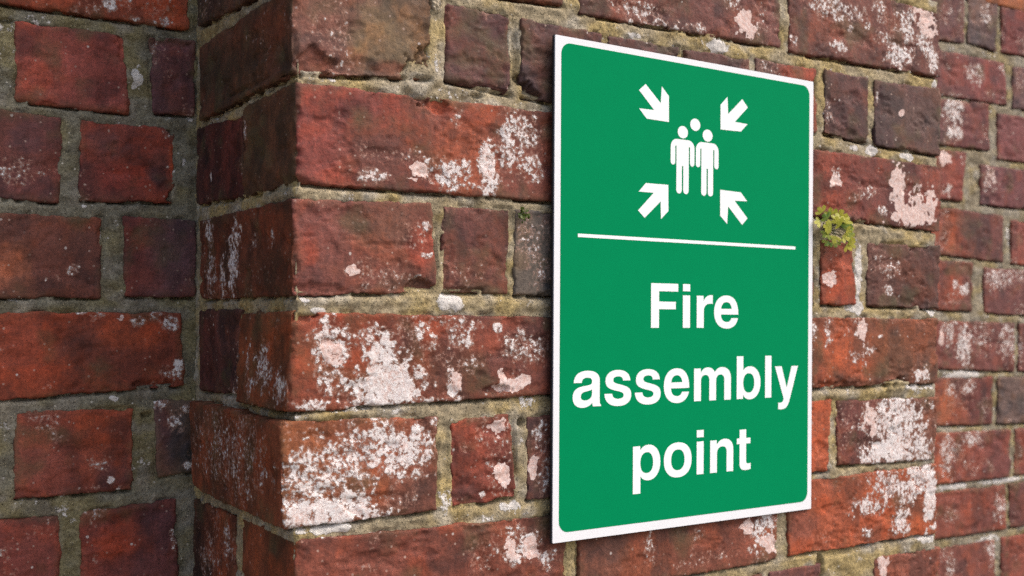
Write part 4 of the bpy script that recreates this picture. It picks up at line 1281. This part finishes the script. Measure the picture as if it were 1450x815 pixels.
def word(txt, x0, x1, base, sy):
    adv = sum(GLYPH[c][0] for c in txt[:-1])
    def cont(ch): return [superell(*c[1:]) if isinstance(c, tuple) else path(c) for c in GLYPH[ch][1]]
    left = min(p[0] for c in cont(txt[0]) for p in c); right = adv + max(p[0] for c in cont(txt[-1]) for p in c)
    sx = (x1 - x0) / (right - left); pen = -left
    for ch in txt:
        flat_part('letter', [[(x0 + (pen + x) * sx, base + y * sy) for x, y in c] for c in cont(ch)], PF, PT, PRINT)
        pen += GLYPH[ch][0]
word('Fire', 101.0, 203.6, -6.9, 0.0527)
word('assembly', 18.9, 281.8, -70.9, 0.0535)
word('point', 82.1, 220.2, -134.9, 0.0538)

# ------------------------------------------------------------------ small plants in the joints
LEAF = leaf_material('fern_leaf', (0.40, 0.41, 0.03), (0.60, 0.55, 0.06))
LEAF_SHADED = leaf_material('fern_leaf_shaded', (0.15, 0.26, 0.03), (0.34, 0.38, 0.04))  # darker copy of the leaf, shade within the fern painted into its colour
STEM = plain_material('fern_stem', (0.08, 0.09, 0.03), 0.7, 0.2, 0.2)
MOSS = leaf_material('moss_leaf', (0.05, 0.09, 0.012), (0.12, 0.15, 0.02), 0.2)

def leaf_mesh(size, seed, lobes=3):
    R = random.Random(seed)
    V = [(0, 0, 0)]; n = 7 * lobes
    for i in range(n + 1):
        t = i / n; a = math.radians(-100 + 200 * t)
        lob = abs(math.sin(math.pi * lobes * t)) ** 0.55
        rr = size * (0.52 + 0.48 * lob) * (0.9 + 0.2 * R.random())
        V.append((rr * math.sin(a), rr * (0.25 + 0.75 * math.cos(a)) , size * (0.22 * lob - 0.18 * (rr / size) ** 2 + 0.10 * (R.random() - .5))))
    Fc = [(0, i + 1, i) for i in range(1, n + 1)]
    me = bpy.data.meshes.new('leaf'); me.from_pydata(V, [], Fc); me.update()
    for p in me.polygons: p.use_smooth = True
    return me

def tube(name, pts, r, mat, parent):
    cu = bpy.data.curves.new(name, 'CURVE'); cu.dimensions = '3D'; cu.bevel_depth = r; cu.bevel_resolution = 1
    sp = cu.splines.new('POLY'); sp.points.add(len(pts) - 1)
    for p, c in zip(sp.points, pts): p.co = (*c, 1)
    tmp = bpy.data.objects.new('tmp', cu); COL.link(tmp)
    me = bpy.data.meshes.new_from_object(tmp.evaluated_get(bpy.context.evaluated_depsgraph_get())); me.name = name
    bpy.data.objects.remove(tmp); bpy.data.curves.remove(cu)
    me.materials.clear(); me.materials.append(mat)
    o = bpy.data.objects.new(name, me); COL.link(o); o.parent = parent
    return o

def fern(u, v, specs, seed):
    R = random.Random(seed)
    root = tag(empty('wall_fern', (u / 1000, -0.001, v / 1000 + EYE)), 'small yellow-green fern sprouting from a mortar joint beside the sign', 'fern')
    for (du, dv, out, size, dark) in specs:
        tip = Vector((du / 1000, -out / 1000, dv / 1000))
        base = Vector((du * 0.25 / 1000, 0.002, dv * 0.15 / 1000))
        mid = (base + tip) / 2 + Vector((0, -0.003, 0.0025))
        tube('stem', [base, mid, tip], 0.0004, STEM, root)
        me = leaf_mesh(size * 1.12 / 1000, R.random())
        o = add_obj('leaf', me, LEAF_SHADED if dark else LEAF)
        o.parent = root
        o.location = tip
        # leaf blade faces outwards and up, fan opening away from the root
        d = Vector((du, 0, dv)); d = d.normalized() if d.length > 0 else Vector((0, 0, 1))
        nrm = Vector((-0.45 + 0.7 * (R.random() - .5), -0.85, 0.30 + 0.7 * (R.random() - .5))).normalized()
        yv = (d - nrm * d.dot(nrm)).normalized(); xv = yv.cross(nrm)
        from mathutils import Matrix
        o.matrix_basis = Matrix(((xv.x, yv.x, nrm.x, tip.x), (xv.y, yv.y, nrm.y, tip.y), (xv.z, yv.z, nrm.z, tip.z), (0, 0, 0, 1)))
    return root
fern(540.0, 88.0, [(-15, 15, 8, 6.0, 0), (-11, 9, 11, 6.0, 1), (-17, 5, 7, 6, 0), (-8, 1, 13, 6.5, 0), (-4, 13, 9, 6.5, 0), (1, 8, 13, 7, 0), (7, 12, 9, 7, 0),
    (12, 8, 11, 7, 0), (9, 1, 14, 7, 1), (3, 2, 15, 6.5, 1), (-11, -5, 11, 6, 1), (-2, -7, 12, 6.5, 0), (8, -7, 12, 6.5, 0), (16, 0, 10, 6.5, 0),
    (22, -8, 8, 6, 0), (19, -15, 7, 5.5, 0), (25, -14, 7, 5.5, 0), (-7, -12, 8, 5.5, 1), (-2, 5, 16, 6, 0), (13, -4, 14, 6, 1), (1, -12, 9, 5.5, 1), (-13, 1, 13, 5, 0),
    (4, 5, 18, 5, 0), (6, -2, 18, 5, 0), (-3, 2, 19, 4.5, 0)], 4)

def moss_tuft(u, v, seed):
    R = random.Random(seed)
    root = tag(empty('moss_tuft', (u / 1000, -0.001, v / 1000 + EYE)), 'tiny green moss tuft in the joint left of the sign', 'moss')
    for i in range(26):
        du, dv = R.gauss(0, 2.2), R.gauss(0, 2.0) - 1.0
        me = leaf_mesh((1.6 + R.random() * 1.4) / 1000, R.random(), 1)
        o = add_obj('leaf', me, MOSS); o.parent = root
        o.location = (du / 1000, -(1.0 + R.random() * 3.0) / 1000, dv / 1000)
        o.rotation_euler = (math.radians(60 + 50 * R.random()), R.uniform(-.6, .6), R.uniform(0, 6.28))
moss_tuft(190.0, 82.5, 5)
